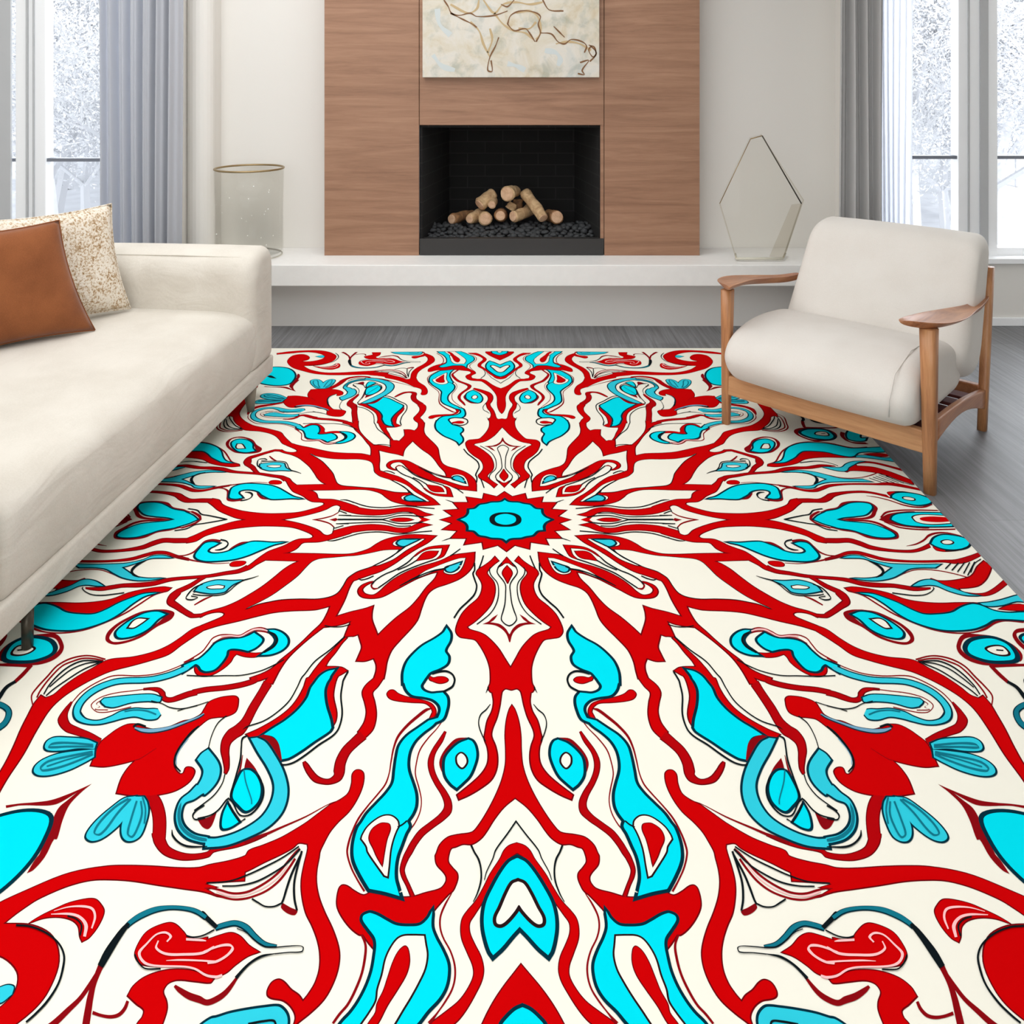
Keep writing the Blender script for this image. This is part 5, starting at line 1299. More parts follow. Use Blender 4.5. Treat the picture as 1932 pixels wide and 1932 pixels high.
SD 0.00 0 2.052,0.776,2.06,0.764 2.116,0.814,2.124,0.803 2.17,0.898,2.179,0.887 2.223,0.979,2.232,0.968 2.304,1.058,2.312,1.047 2.391,1.117,2.398,1.107 2.493,1.143,2.499,1.132 2.599,1.138,2.604,1.127 2.684,1.113,2.689,1.094 2.771,1.061,2.776,1.043 2.838,1.041,2.845,1.029 2.936,1.054,2.944,1.042
FM 1.02 0 2.78,0.883,1 2.845,0.874,0 2.931,0.851,0 3.038,0.813,0 3.107,0.799,1 3.116,0.883,1 3.047,0.869,0 3,0.866,0 2.91,0.897,0 2.837,0.909,0 2.794,0.901,0
FR 0.68 0 2.865,0.933,1 2.937,0.901,0 3.004,0.89,0 3.031,0.897,0 3.067,0.915,1 3.004,0.942,0 2.925,0.942,0
SK 0.00 0 2.303,0.794,2.308,0.784 2.369,0.809,2.375,0.799 2.42,0.818,2.425,0.808 2.484,0.813,2.487,0.804 2.542,0.784,2.543,0.776 2.58,0.748,2.576,0.744 2.581,0.733,2.572,0.74
FM 1.19 0 1.629,0.669,1 1.699,0.674,0 1.784,0.669,0 1.833,0.687,0 1.872,0.718,0 1.886,0.769,1 1.825,0.786,0 1.768,0.793,0 1.708,0.778,0 1.693,0.744,0 1.673,0.705,0
FW 0.85 0 1.726,0.726,1 1.767,0.718,0 1.822,0.735,0 1.801,0.748,0 1.757,0.748,0 1.726,0.744,0
SK 0.00 0 1.539,0.627,1.54,0.623 1.577,0.653,1.582,0.645 1.625,0.678,1.631,0.665
SK 0.00 0 1.625,0.678,1.63,0.67 1.654,0.721,1.66,0.714 1.676,0.773,1.681,0.766 1.703,0.807,1.707,0.799 1.764,0.82,1.767,0.811 1.888,0.807,1.89,0.799 1.886,0.775,1.879,0.781
SD 0.00 0 1.764,0.818,1.767,0.813 1.799,0.852,1.809,0.838 1.845,0.903,1.852,0.894
SK 0.00 0 1.857,0.71,1.864,0.699 1.897,0.748,1.905,0.739 1.915,0.815,1.923,0.808 1.913,0.841,1.915,0.849 1.878,0.848,1.873,0.859 1.854,0.834,1.848,0.831 1.892,0.825,1.895,0.815
FC 1.19 0 1.462,0.268,1 1.535,0.274,0 1.627,0.264,0 1.681,0.266,0 1.725,0.296,0 1.762,0.326,0 1.796,0.366,0 1.847,0.39,0 1.904,0.393,0 1.938,0.371,0 1.936,0.336,0 1.911,0.306,0 1.893,0.281,1 1.936,0.268,0 1.979,0.281,0 1.995,0.336,0 2.001,0.415,0 1.969,0.453,0 1.911,0.472,0 1.826,0.468,0 1.744,0.453,0 1.67,0.415,0 1.6,0.356,0 1.529,0.296,0
SD 0.00 0 1.681,0.264,1.683,0.257 1.738,0.285,1.748,0.266 1.78,0.336,1.792,0.317 1.812,0.384,1.819,0.372 1.866,0.401,1.869,0.394
SK 0.00 0 1.894,0.232,1.891,0.248 1.851,0.248,1.851,0.262 1.824,0.287,1.834,0.285 1.828,0.332,1.838,0.32 1.856,0.359,1.864,0.344 1.893,0.359,1.895,0.353
SD 0.00 0 1.885,0.263,1.891,0.241 1.939,0.26,1.95,0.23 1.977,0.277,1.994,0.25 1.998,0.33,2.014,0.312 2.021,0.385,2.032,0.37 2.064,0.416,2.07,0.404 2.119,0.426,2.126,0.411 2.143,0.44,2.155,0.416
SD 0.00 0 1.759,0.494,1.762,0.488 1.843,0.502,1.845,0.494 1.934,0.489,1.937,0.479 2.03,0.464,2.034,0.446 2.117,0.436,2.122,0.417
FR 0.51 0 1.66,0.482,0 1.68,0.472,0 1.736,0.477,0 1.752,0.501,0 1.738,0.524,0 1.692,0.524,0 1.664,0.505,0
SQ 0.68 0 2.026,0.464,2.03,0.446 2.116,0.436,2.122,0.409 2.196,0.397,2.203,0.371 2.261,0.394,2.273,0.367 2.315,0.419,2.329,0.393 2.395,0.461,2.407,0.438 2.517,0.478,2.525,0.463 2.646,0.482,2.653,0.467 2.776,0.481,2.786,0.461 2.834,0.494,2.852,0.458 2.907,0.485,2.925,0.435 3.025,0.424,3.035,0.388 3.107,0.371,3.114,0.342
FM 1.02 0 2.145,0.439,1 2.214,0.414,0 2.276,0.422,0 2.318,0.46,0 2.412,0.498,0 2.523,0.508,0 2.632,0.51,0 2.74,0.506,1 2.688,0.54,1 2.585,0.54,0 2.514,0.555,0 2.441,0.602,0 2.372,0.642,0 2.285,0.667,0 2.21,0.667,0 2.125,0.647,1 2.218,0.65,0 2.301,0.632,0 2.337,0.607,1 2.425,0.54,1 2.379,0.514,0 2.324,0.476,0 2.273,0.444,0 2.204,0.439,0
SK 0.00 0 2.294,0.469,2.299,0.462 2.33,0.528,2.346,0.51 2.337,0.576,2.357,0.565 2.321,0.602,2.324,0.621 2.273,0.636,2.272,0.645
SD 0.00 0 2.282,0.677,2.285,0.668 2.375,0.652,2.377,0.643 2.459,0.606,2.461,0.598 2.539,0.57,2.542,0.561 2.612,0.563,2.617,0.554 2.695,0.575,2.7,0.566 2.774,0.606,2.78,0.597 2.837,0.642,2.843,0.633
SK 0.00 0 2.808,0.493,2.809,0.502 2.743,0.551,2.744,0.56
SK 0.00 0 2.859,0.488,2.861,0.497 2.776,0.566,2.778,0.575
SK 0.00 0 2.901,0.483,2.903,0.491 2.803,0.582,2.805,0.59
SK 0.00 0 2.932,0.484,2.936,0.49 2.832,0.599,2.836,0.605
SK 0.00 0 2.967,0.478,2.971,0.485 2.846,0.619,2.85,0.625
SK 0.00 0 3.025,0.448,3.024,0.457 2.96,0.494,2.961,0.501 2.882,0.589,2.886,0.594
FR 0.85 0 2.612,0.652,1 2.646,0.672,0 2.742,0.667,0 2.846,0.637,0 2.897,0.602,0 2.962,0.529,0 3.033,0.471,1 3.046,0.529,1 2.998,0.591,0 2.933,0.662,0 2.859,0.717,0 2.787,0.736,0 2.725,0.741,1 2.733,0.78,0 2.768,0.794,1 2.694,0.761,0 2.645,0.712,0 2.601,0.662,0
SQ 0.68 0 2.731,0.783,2.734,0.777 2.792,0.805,2.8,0.792 2.851,0.812,2.863,0.786 2.927,0.783,2.934,0.748 3.034,0.71,3.036,0.674 3.138,0.631,3.139,0.593
FM 1.02 0 2.46,0.722,1 2.531,0.677,0 2.588,0.662,0 2.621,0.672,0 2.655,0.717,0 2.712,0.761,0 2.765,0.799,0 2.818,0.813,1 2.73,0.808,0 2.658,0.77,0 2.609,0.722,0 2.564,0.712,0 2.497,0.722,0
FC 1.19 0 2.793,0.283,1 2.849,0.219,0 2.92,0.186,0 2.99,0.196,0 3.042,0.225,0 3.047,0.271,0 2.996,0.323,0 2.91,0.347,0 2.848,0.339,0 2.809,0.311,0
FW 1.02 0 2.94,0.268,0 2.921,0.283,0 2.894,0.289,0 2.874,0.283,0 2.87,0.268,0 2.889,0.253,0 2.916,0.247,0 2.936,0.253,0
SD 0.00 0 2.616,0.311,2.617,0.307 2.684,0.296,2.689,0.281 2.762,0.252,2.764,0.233 2.82,0.202,2.825,0.177 2.888,0.17,2.896,0.15 2.956,0.168,2.965,0.152 3.031,0.206,3.041,0.191
FR 0.51 0 2.794,0.302,1 2.81,0.323,0 2.854,0.354,0 2.924,0.358,1 2.84,0.367,0 2.793,0.356,0 2.787,0.328,1
SK 0.00 0 2.84,0.368,2.845,0.358 2.922,0.363,2.926,0.353 3.037,0.31,3.04,0.301
FD 0.00 -1 2.562,-0.009,1 2.618,0.039,0 2.672,0.073,0 2.765,0.098,0 2.864,0.106,0 2.879,0.076,1 2.675,-0.024,1 2.581,-0.019,1
FC 1.02 0 2.654,-0.009,1 2.688,0.039,0 2.743,0.069,0 2.875,0.084,0 3.037,0.079,1 3.067,-0.019,1 2.672,-0.019,1
FW 1.02 0 2.816,-0.009,1 2.82,0.026,0 2.858,0.049,0 2.923,0.057,0 3.041,0.045,1 3.059,-0.017,1 2.823,-0.017,1
FR 0.00 7 2.854,-0.009,1 2.861,0.014,0 2.902,0.029,0 2.969,0.035,0 3.044,0.026,1 3.052,-0.017,1 2.861,-0.017,1
SD 0.00 0 2.593,0.03,2.598,0.022 2.66,0.098,2.669,0.082 2.752,0.123,2.761,0.107 2.853,0.129,2.861,0.113 3.035,0.123,3.043,0.107
FC 1.02 0 2.124,-0.001,1 2.174,0.049,0 2.233,0.087,0 2.252,0.1,0 2.338,0.127,0 2.407,0.175,0 2.462,0.205,0 2.54,0.213,0 2.592,0.196,0 2.592,0.158,0 2.559,0.11,0 2.504,0.061,0 2.429,0.041,0 2.331,0.024,0 2.266,-0.006,1 2.265,-0.019,1 2.142,-0.017,1
SD 0.00 0 2.095,0.004,2.105,-0.011 2.12,0.055,2.132,0.035 2.193,0.108,2.202,0.092 2.209,0.102,2.217,0.086 2.266,0.132,2.276,0.111 2.344,0.157,2.357,0.134 2.401,0.215,2.417,0.188 2.474,0.238,2.485,0.215 2.557,0.236,2.563,0.221 2.607,0.219,2.601,0.201 2.629,0.153,2.602,0.179 2.597,0.094,2.579,0.118 2.553,0.033,2.538,0.056 2.494,0.005,2.483,0.027 2.39,0,2.382,0.017 2.303,-0.012,2.298,-0.001
SK 0.00 0 1.916,0.004,1.921,-0.007 1.977,0.027,1.982,0.015 2.06,0.054,2.065,0.043 2.115,0.07,2.121,0.06 2.159,0.119,2.165,0.108 2.231,0.141,2.237,0.13
ST 1.02 0 0.903,2.833,0.903,2.83 0.949,2.831,0.948,2.819 0.994,2.806,0.987,2.794 1.04,2.771,1.034,2.756 1.078,2.756,1.082,2.74 1.114,2.762,1.124,2.747 1.148,2.773,1.157,2.76
SK 0.00 0 0.946,2.836,0.945,2.833 0.986,2.816,0.985,2.813 1.031,2.785,1.03,2.782 1.07,2.77,1.069,2.767
SK 0.00 0 0.946,2.833,0.945,2.837 0.912,2.835,0.91,2.839 0.863,2.831,0.861,2.835 0.819,2.83,0.819,2.833 0.802,2.837,0.806,2.838 0.805,2.854,0.808,2.85 0.855,2.857,0.856,2.853 0.903,2.862,0.905,2.858
SK 0.00 0 1.15,2.771,1.142,2.759 1.198,2.738,1.189,2.724 1.226,2.718,1.22,2.702 1.213,2.713,1.226,2.718
ST 0.85 0 1.201,2.733,1.197,2.721 1.244,2.71,1.243,2.697 1.286,2.699,1.289,2.686 1.345,2.695,1.351,2.682 1.398,2.705,1.41,2.688 1.444,2.728,1.46,2.712 1.472,2.75,1.487,2.738 1.484,2.766,1.498,2.756
SK 0.00 0 1.479,2.754,1.491,2.746 1.485,2.775,1.505,2.763 1.495,2.813,1.52,2.799 1.505,2.864,1.535,2.85 1.514,2.909,1.539,2.898
SD 0.00 0 1.515,2.893,1.538,2.885 1.516,2.958,1.536,2.951 1.506,3.007,1.53,3.001 1.495,3.045,1.521,3.04 1.483,3.087,1.51,3.082 1.474,3.119,1.498,3.116
SD 0.00 0 1.528,2.929,1.537,2.925 1.531,2.968,1.546,2.961 1.544,3.012,1.56,3.003 1.568,3.052,1.587,3.04 1.594,3.092,1.615,3.077 1.626,3.122,1.647,3.107
SK 0.00 0 0.903,2.861,0.905,2.858 0.948,2.873,0.954,2.865 0.987,2.9,0.995,2.894 1.019,2.947,1.029,2.939
SD 0.00 0 1.012,2.932,1.019,2.927 1.034,2.987,1.05,2.977 1.057,3.013,1.073,2.997 1.096,3.03,1.105,3.011 1.132,3.022,1.132,3 1.174,3.01,1.171,2.989 1.216,2.987,1.21,2.973 1.237,2.97,1.233,2.963
FR 0.68 0 0.964,2.851,1 1.008,2.828,0 1.05,2.795,0 1.088,2.782,0 1.129,2.792,0 1.174,2.808,0 1.171,2.799,0 1.203,2.806,0 1.244,2.799,0 1.267,2.78,0 1.306,2.752,0 1.335,2.745,0 1.38,2.76,0 1.408,2.782,0 1.42,2.821,0 1.419,2.857,0 1.399,2.882,0 1.371,2.896,0 1.295,2.9,0 1.201,2.903,0 1.158,2.917,0 1.129,2.927,0 1.097,2.934,0 1.064,2.922,0 1.04,2.897,0 1.002,2.866,0
SP 0.00 0 1.169,2.85,1.165,2.856 1.116,2.828,1.111,2.836 1.079,2.825,1.077,2.834 1.059,2.844,1.069,2.84 1.074,2.869,1.082,2.863 1.107,2.891,1.113,2.883 1.139,2.896,1.143,2.889
SP 0.00 0 1.131,2.839,1.137,2.832 1.168,2.862,1.174,2.853 1.234,2.867,1.238,2.858 1.304,2.865,1.305,2.856 1.351,2.841,1.345,2.837 1.352,2.813,1.347,2.814
SP 0.00 0 1.113,2.891,1.116,2.884 1.171,2.887,1.173,2.881 1.246,2.885,1.248,2.879 1.294,2.885,1.295,2.883
SP 0.00 0 1.319,2.816,1.313,2.819 1.313,2.8,1.304,2.798 1.333,2.788,1.335,2.78 1.363,2.794,1.368,2.789 1.385,2.827,1.392,2.823 1.398,2.858,1.409,2.856 1.372,2.886,1.376,2.893 1.332,2.898,1.33,2.905 1.22,2.902,1.218,2.908 1.178,2.91,1.178,2.917 1.133,2.93,1.133,2.938 1.096,2.935,1.093,2.944 1.078,2.93,1.073,2.937
SP 0.00 0 1.171,2.816,1.171,2.813 1.188,2.816,1.19,2.808 1.246,2.813,1.249,2.804
SK 0.00 0 1.303,2.915,1.306,2.909 1.359,2.914,1.36,2.909 1.393,2.894,1.389,2.891 1.421,2.862,1.417,2.86
SK 0.00 0 1.151,2.776,1.155,2.771 1.188,2.797,1.191,2.792 1.223,2.804,1.225,2.798 1.252,2.798,1.253,2.792
FR 0.85 0 1.104,2.945,1 1.176,2.919,0 1.234,2.912,0 1.295,2.917,0 1.352,2.938,0 1.381,2.968,0 1.388,2.998,1 1.347,3.024,0 1.314,3.043,0 1.31,3.065,0 1.319,3.084,0 1.321,3.108,1 1.238,3.109,1 1.235,3.085,0 1.236,3.043,0 1.247,3.017,0 1.27,2.985,0 1.262,2.958,0 1.231,2.946,0 1.163,2.951,0 1.111,2.955,0
SD 0.00 0 1.376,3.018,1.387,3.014 1.376,3.043,1.389,3.037 1.389,3.064,1.4,3.054 1.416,3.071,1.422,3.06 1.451,3.067,1.454,3.057 1.488,3.058,1.49,3.047
FR 0.68 0 1.601,2.703,0 1.629,2.672,0 1.658,2.654,0 1.694,2.654,0 1.753,2.67,0 1.798,2.695,0 1.835,2.719,0 1.866,2.746,1 1.819,2.727,0 1.763,2.723,0 1.71,2.734,0 1.674,2.757,0 1.65,2.795,0 1.633,2.814,1 1.614,2.799,0 1.599,2.754,0
SP 0.00 0 1.621,2.768,1.615,2.77 1.629,2.726,1.62,2.727 1.65,2.699,1.646,2.692 1.683,2.69,1.687,2.681 1.741,2.69,1.745,2.685 1.792,2.704,1.794,2.702
SP 0.00 0 1.637,2.798,1.626,2.8 1.651,2.759,1.639,2.756 1.684,2.731,1.682,2.722 1.727,2.719,1.73,2.71 1.797,2.717,1.799,2.714
SK 0.00 0 1.654,2.794,1.647,2.796 1.665,2.758,1.659,2.757 1.696,2.735,1.695,2.73 1.731,2.725,1.733,2.719
SK 0.00 0 1.913,2.753,1.909,2.761 1.859,2.757,1.856,2.765 1.787,2.78,1.787,2.787 1.718,2.819,1.722,2.823 1.674,2.864,1.681,2.865 1.655,2.911,1.664,2.909 1.647,2.966,1.655,2.963 1.658,3.022,1.667,3.018 1.679,3.061,1.687,3.056 1.699,3.087,1.706,3.082
FR 0.85 0 1.678,2.985,0 1.703,3.048,0 1.778,3.121,0 1.881,3.163,0 2.027,3.163,0 2.191,3.133,0 2.308,3.087,1 2.299,3.052,1 2.178,3.08,0 2.016,3.117,0 1.91,3.098,0 1.821,3.041,0 1.792,2.985,0 1.82,2.918,0 1.916,2.863,0 2.008,2.863,1 1.951,2.907,0 1.95,2.974,0 1.999,3.041,0 2.062,3.057,0 2.129,3.018,0 2.153,2.896,0 2.124,2.798,0 2.049,2.692,0 1.942,2.619,0 1.804,2.547,0 1.638,2.517,0 1.48,2.527,0 1.281,2.533,0 1.114,2.487,1 1.094,2.578,1 1.289,2.586,0 1.487,2.568,0 1.648,2.568,0 1.773,2.588,0 1.866,2.64,0 1.929,2.702,0 1.964,2.749,1 1.851,2.755,0 1.753,2.798,0 1.688,2.885,0
FM 0.85 0 1.798,2.996,1 1.825,3.023,0 1.887,2.996,1 1.839,2.967,0 1.806,2.971,0
FM 1.70 0 0.806,3.085,0 0.814,3.062,0 0.831,3.044,0 0.852,3.034,0 0.896,3.037,0 0.956,3.045,0 1.014,3.056,0 1.056,3.069,0 1.072,3.072,0 1.094,3.087,0 1.119,3.112,1 0.807,3.12,1
SK 0.00 0 0.844,3.104,0.836,3.103 0.855,3.083,0.852,3.077 0.886,3.084,0.889,3.077 0.938,3.093,0.942,3.086
SD 0.00 0 2.544,1.396,2.567,1.378 2.555,1.47,2.579,1.452 2.57,1.52,2.591,1.503
SK 0.00 0 2.569,1.516,2.585,1.5 2.591,1.555,2.612,1.539 2.589,1.618,2.615,1.601 2.589,1.669,2.609,1.657
ST 1.02 0 2.622,1.636,2.613,1.664 2.546,1.664,2.544,1.689 2.488,1.716,2.511,1.716 2.469,1.789,2.497,1.771 2.494,1.841,2.521,1.819
SD 0.00 0 2.543,1.372,2.555,1.406 2.647,1.379,2.654,1.399 2.799,1.377,2.807,1.397 2.873,1.395,2.884,1.429
SK 0.00 0 2.643,1.591,2.66,1.616 2.667,1.496,2.682,1.524 2.738,1.46,2.751,1.49 2.831,1.46,2.843,1.49
FR 0.00 0 2.667,1.603,1 2.704,1.533,0 2.803,1.521,1
"""

# ------------------------------------------------------------------ rug
# plan of the rug: pattern units (u across, v towards the viewer) -> metres on the floor
RH = (273.5487224421531, -150.26196335536946, 953.6142623943731, -0.20025015325388473, -6.91595822260469,
      980.6662570414347, -0.00021493586388422327, -0.1631720216992207)
RZ = 0.009


def rug_xy(u, v):
    w = RH[6] * u + RH[7] * v + 1
    a, b = (RH[0] * u + RH[1] * v + RH[2]) / w, (RH[3] * u + RH[4] * v + RH[5]) / w
    Y = (CAM_H - RZ) * 1500 / (b - 150)
    return (a - 966) * Y / 1500, Y


RU, RV = 3.045, 3.228
rug = tag(empty('area_rug', (0, 0, 0)), 'large cream rug with mirrored red and cyan swirling mandala pattern on grey floor', 'rug')


def mat_rug(name, c, rough=0.9):
    m, nt, bs = new_mat(name)
    n = noise(nt, coords(nt), 260, 2, 0.7)
    bs.inputs['Base Color'].default_value = c
    bs.inputs['Roughness'].default_value = rough
    bs.inputs['Specular IOR Level'].default_value = 0.02
    bump(nt, bs, n, 0.08, 0.001)
    return m


RUGMATS = {
    'W': mat_rug('rug_cream', rgb(236, 233, 219)),
    'R': mat_rug('rug_red', rgb(194, 0, 3)),
    'Q': mat_rug('rug_deep_red', rgb(170, 3, 9)),
    'D': mat_rug('rug_dark_red', rgb(132, 8, 16)),
    'C': mat_rug('rug_cyan', rgb(0, 214, 230)),
    'M': mat_rug('rug_soft_cyan', rgb(46, 194, 213)),
    'T': mat_rug('rug_teal', rgb(18, 112, 130)),
    'K': mat_rug('rug_black', rgb(14, 22, 26)),
    'P': mat_rug('rug_pink', rgb(255, 186, 186)),
    'G': mat_rug('rug_grey_blue', rgb(112, 158, 186)),
    'r': mat_rug('rug_red_outline', rgb(104, 6, 14)),
    'c': mat_rug('rug_cyan_outline', rgb(4, 44, 58)),
    'w': mat_rug('rug_cream_outline', rgb(36, 20, 22)),
}
RKEYS = list(RUGMATS)
# height order of the dyed layers (in steps of 0.05 mm)
LV = {'r': 1, 'R': 2, 'Q': 2, 'D': 3, 'c': 4, 'C': 5, 'M': 5, 'w': 6, 'W': 7, 'K': 8, 'T': 8, 'G': 8, 'P': 8}
rv, rf, ri = [], [], []


def clip(poly):
    for ax_, lim, sg in ((0, RU, 1), (0, -RU, -1), (1, RV, 1), (1, -RV, -1)):
        out = []
        for i in range(len(poly)):
            a, b = poly[i - 1], poly[i]
            ia, ib = (a[ax_] - lim) * sg <= 0, (b[ax_] - lim) * sg <= 0
            if ia != ib:
                t = (lim - a[ax_]) / (b[ax_] - a[ax_])
                out.append((a[0] + (b[0] - a[0]) * t, a[1] + (b[1] - a[1]) * t))
            if ib:
                out.append(b)
        poly = out
        if len(poly) < 3:
            return []
    return poly


def clip0(poly):
    """keep the quarter u >= 0, v >= 0; the other three are its mirror images"""
    for ax_ in (0, 1):
        out = []
        for i in range(len(poly)):
            a, b = poly[i - 1], poly[i]
            ia, ib = a[ax_] >= 0, b[ax_] >= 0
            if ia != ib:
                t = a[ax_] / (a[ax_] - b[ax_])
                out.append(tuple(0.0 if k == ax_ else a[k] + (b[k] - a[k]) * t for k in (0, 1)))
            if ib:
                out.append(b)
        poly = out
        if len(poly) < 3:
            return []
    return poly


LAYERS = []      # (height order, colour, triangles)


def fill_faces(polys, key, lv, loops=False):
    """several polygons of one colour -> triangles that never overlap one another"""
    vs_, fs_ = [], []
    for P in polys:
        P = [p for i, p in enumerate(P) if math.dist(p, P[i - 1]) > 1e-4]
        if len(P) < 3:
            continue
        if loops and sum(P[i - 1][0] * P[i][1] - P[i][0] * P[i - 1][1] for i in range(len(P))) < 0:
            P = P[::-1]
        b = len(vs_)
        vs_ += [Vector(p[:2]) for p in P]
        fs_.append(list(range(b, b + len(P))))
    if not fs_:
        return
    vs, es, fo, _, _, src = delaunay_2d_cdt(vs_, [], fs_, 1, 1e-5)
    tris = []
    for f, sr in zip(fo, src):
        if loops and not sr:            # a gap enclosed by a loop stays open
            continue
        q = clip0(clip([(vs[i].x, vs[i].y) for i in f]))
        if len(q) >= 3:
            tris.append(q)
    if tris:
        LAYERS.append((lv, len(LAYERS), key, tris))


def fill(P, key, lv):
    fill_faces([P], key, lv)


def strip(Ls, Rs, key, lv):
    T = []
    for i in range(len(Ls) - 1):
        T += [[Ls[i], Ls[i + 1], Rs[i + 1]], [Ls[i], Rs[i + 1], Rs[i]]]
    fill_faces(T, key, lv, True)


def outline(P, key, lv, w, closed=True):
    """even-width line round a polygon, in pattern units (x and y stretched alike)"""
    n = len(P)
    Ls, Rs = [], []
    for i in range(n + (1 if closed else 0)):
        p = P[i % n]
        a = P[(i - 1) % n] if closed or i > 0 else p
        b = P[(i + 1) % n] if closed or i < n - 1 else p
        d1 = Vector((p[0] - a[0], p[1] - a[1]))
        d2 = Vector((b[0] - p[0], b[1] - p[1]))
        if d1.length < 1e-7:
            d1 = d2
        if d2.length < 1e-7:
            d2 = d1
        if d1.length < 1e-7:
            continue
        d1.normalize()
        d2.normalize()
        nn_ = Vector((-(d1.y + d2.y), d1.x + d2.x))
        if nn_.length < 1e-4:
            nn_ = Vector((-d1.y, d1.x))
        nn_.normalize()
        c = max(0.45, nn_.dot(Vector((-d1.y, d1.x))))
        k = w / c
        Ls.append((p[0] + nn_.x * k, p[1] + nn_.y * k))
        Rs.append((p[0] - nn_.x * k, p[1] - nn_.y * k))
    strip(Ls, Rs, key, lv)


EDGE = {'R': 'r', 'Q': 'r', 'C': 'c', 'M': 'c', 'G': 'c', 'W': 'w', 'T': 'c', 'K': 'w', 'D': 'r', 'P': 'w'}
for ln in RUG_PATTERN.strip().split('\n'):
    tk = ln.split()
    kind, key = tk[0][0], tk[0][1]
    edge, bmp = float(tk[1]), int(tk[2])
    pts = [tuple(float(q) for q in t.split(',')) for t in tk[3:]]
    cu = sum(p[0] for p in pts) / len(pts)
    cv = sum(p[1] for p in pts) / len(pts)
    # outline weight: drawn about equal for the viewer, so finer near the front edge
    dist = rug_xy(0, cv)[1]
    we = edge * dist / 1500 * 2.3 * {'C': 3.8, 'M': 3.1, 'R': 3.2, 'Q': 3.0, 'W': 3.0}.get(key, 2.2)
    if kind == 'F':
        P = spline([p[:2] for p in pts], [int(p[2]) for p in pts], True, 5)
        fill(P, key, LV[key] + bmp)
        if we > 0:
            outline(P, EDGE[key], LV[EDGE[key]] + bmp, we)
    else:
        z = [0] * len(pts)
        Ls = spline([p[:2] for p in pts], z, False, 6)
        Rs = spline([p[2:4] for p in pts], z, False, 6)
        strip(Ls, Rs, key, LV[key] + bmp)
        if we > 0:
            L2, R2 = [], []
            for a, b in zip(Ls, Rs):
                d = math.dist(a, b) + 1e-6
                k = we / d
                L2.append((a[0] + (a[0] - b[0]) * k, a[1] + (a[1] - b[1]) * k))
                R2.append((b[0] + (b[0] - a[0]) * k, b[1] + (b[1] - a[1]) * k))
            ek = EDGE[key]
            strip(L2, R2, ek, (1 if key in 'RQ' else LV[ek]) + bmp)

LAYERS.sort(key=lambda e: e[:2])
for n_, (lv, _, key, tris) in enumerate(LAYERS):
    z = RZ + 0.00002 + n_ * 0.000005
    mi = RKEYS.index(key)
    for su, sv in ((1, 1), (-1, 1), (1, -1), (-1, -1)):
        for q in tris:
            b = len(rv)
            for u, v in q:
                x, y = rug_xy(u * su, v * sv)
                rv.append((x, y, z))
            rf.append(tuple(range(b, b + len(q))))
            ri.append(mi)

me = bpy.data.meshes.new('pile')
me.from_pydata(rv, [], rf)
for k in RKEYS:
    me.materials.append(RUGMATS[k])
me.polygons.foreach_set('material_index', ri)
bm = bmesh.new()
bm.from_mesh(me)
for f in bm.faces:
    if f.normal.z < 0:
        f.normal_flip()
cs = [rug_xy(u, v) for u, v in ((-RU, -RV), (RU, -RV), (RU, RV), (-RU, RV))]
lo = [bm.verts.new((x, y, 0.0005)) for x, y in cs]
hi = [bm.verts.new((x, y, RZ)) for x, y in cs]
wi = RKEYS.index('W')
fl = [bm.faces.new(hi), bm.faces.new(list(reversed(lo)))]
for i in range(4):
    fl.append(bm.faces.new([lo[i], lo[(i + 1) % 4], hi[(i + 1) % 4], hi[i]]))
for f in fl:
    f.material_index = wi
    f.normal_update()
if fl[0].normal.z < 0:
    for f in fl:
        f.normal_flip()
bm.to_mesh(me)
bm.free()
o = bpy.data.objects.new('pile', me)
COL.objects.link(o)
o.parent = rug

# ------------------------------------------------------------------ outdoors
M_SNOW = mat_plain('snowy_ground', rgb(236, 238, 242), 0.9, bscale=3, bstr=0.4, var=0.12)
M_BARK = mat_plain('frosted_bark', rgb(226, 227, 230), 0.9)
M_TWIG = mat_plain('frosted_twigs', rgb(252, 252, 253), 0.9)
M_TWIG2 = mat_plain('grey_twigs', rgb(222, 224, 228), 0.9)
struct(box('ground_outside', -30, 30, 4.75, 45, -0.5, -0.4, M_SNOW))


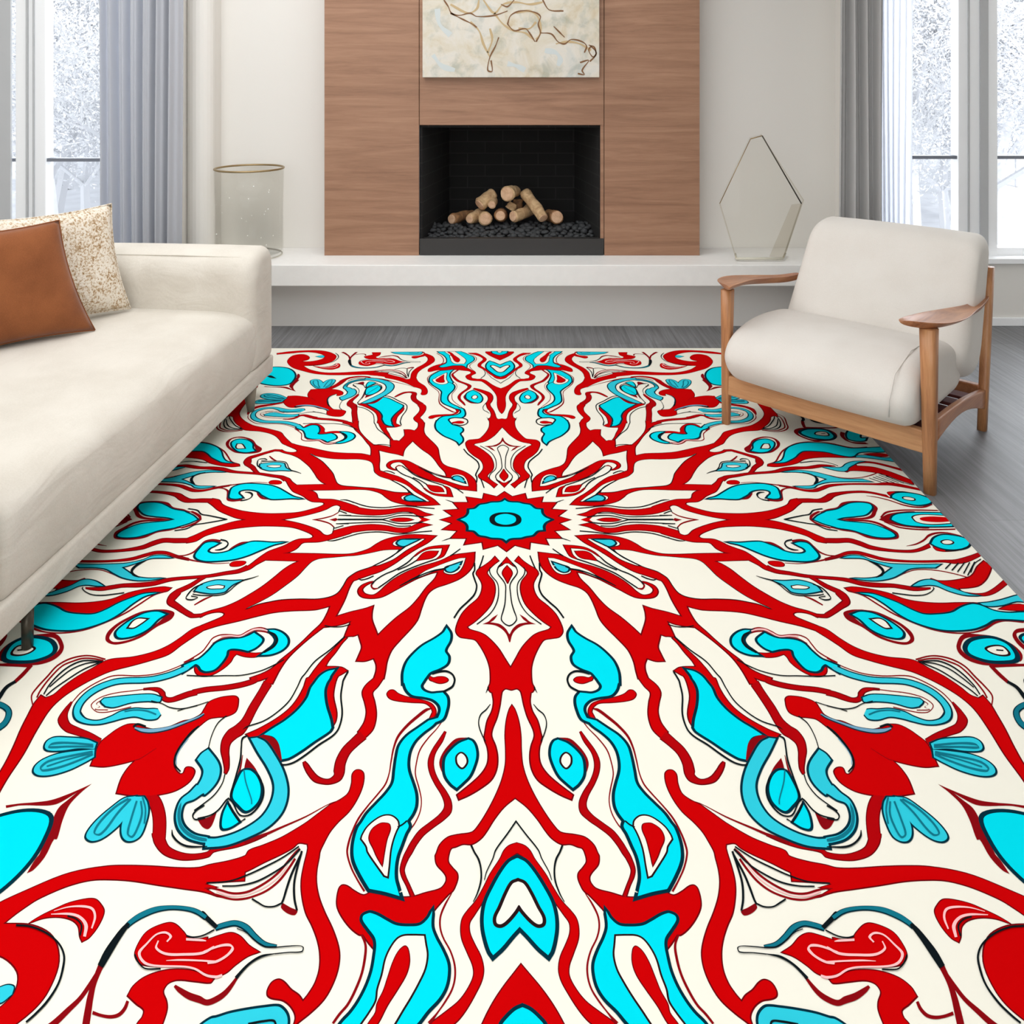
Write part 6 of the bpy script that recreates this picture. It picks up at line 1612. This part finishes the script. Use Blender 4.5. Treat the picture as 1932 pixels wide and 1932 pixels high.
def tree_mesh(seed, H):
    rr = random.Random(seed)
    bm = bmesh.new()
    tips = []

    def grow(p, d, L, r, lvl):
        pts, rad = [p], [r]
        q, dd = p.copy(), d.copy()
        ns = 4
        for k in range(ns):
            dd = (dd + Vector((rr.uniform(-.22, .22), rr.uniform(-.22, .22), rr.uniform(-.05, .14)))).normalized()
            q = q + dd * L / ns
            pts.append(q.copy())
            rad.append(r * (1 - 0.14 * (k + 1)))
            if lvl < 4:
                for _ in range(2 if lvl < 3 else 1):
                    a = Vector((rr.uniform(-1, 1), rr.uniform(-1, 1), rr.uniform(-.1, .8))).normalized()
                    grow(q.copy(), (dd * 0.5 + a).normalized(), L * rr.uniform(.5, .68), rad[-1] * 0.55, lvl + 1)
            if lvl >= 2:
                tips.append(q.copy())
        add_tube(bm, pts, [max(x, 0.003) for x in rad], 4 if lvl < 2 else 3, False)
    grow(Vector((0, 0, 0)), Vector((0, 0, 1)), H * 0.55, H * 0.013, 0)
    me1 = bpy.data.meshes.new('trunk')
    bm.to_mesh(me1)
    bm.free()
    me1.materials.append(M_BARK)
    verts, faces, idx = [], [], []
    for t in tips:
        for _ in range(7):
            c = t + Vector((rr.gauss(0, .22), rr.gauss(0, .22), rr.gauss(0, .20)))
            a = Vector((rr.gauss(0, 1), rr.gauss(0, 1), rr.gauss(0, 1))).normalized() * rr.uniform(.010, .028)
            b = Vector((rr.gauss(0, 1), rr.gauss(0, 1), rr.gauss(0, 1))).normalized() * rr.uniform(.005, .013)
            k = len(verts)
            verts += [tuple(c - a), tuple(c + b), tuple(c + a), tuple(c - b)]
            faces.append((k, k + 1, k + 2, k + 3))
            idx.append(0 if rr.random() < 0.62 else 1)
    me2 = bpy.data.meshes.new('frosted_twigs')
    me2.from_pydata(verts, [], faces)
    me2.materials.append(M_TWIG)
    me2.materials.append(M_TWIG2)
    me2.polygons.foreach_set('material_index', idx)
    return me1, me2


kinds = [tree_mesh(11, 4.6), tree_mesh(23, 5.2), tree_mesh(37, 4.0)]
rt = random.Random(12)
for side in (-1, 1):
    for k in range(13):
        Y = 7.0 + k * 0.75 + rt.uniform(-.3, .3)
        X = side * (Y * (0.50 + 0.13 * ((k * 0.618) % 1)) + rt.uniform(-.2, .2))
        m1, m2 = kinds[k % 3]
        r_ = empty('frosted_tree', (X, Y, -0.4), rt.uniform(0, 6))
        tag(r_, 'bare frost-covered tree outside the %s window' % ('left' if side < 0 else 'right'), 'tree',
            'frosted trees outside the %s window' % ('left' if side < 0 else 'right'))
        s = rt.uniform(.85, 1.15)
        r_.scale = (s, s, s)
        for nm, mm in (('trunk', m1), ('frosted_twigs', m2)):
            c = bpy.data.objects.new(nm, mm)
            COL.objects.link(c)
            c.parent = r_
            if nm == 'frosted_twigs':
                c['kind'] = 'stuff'
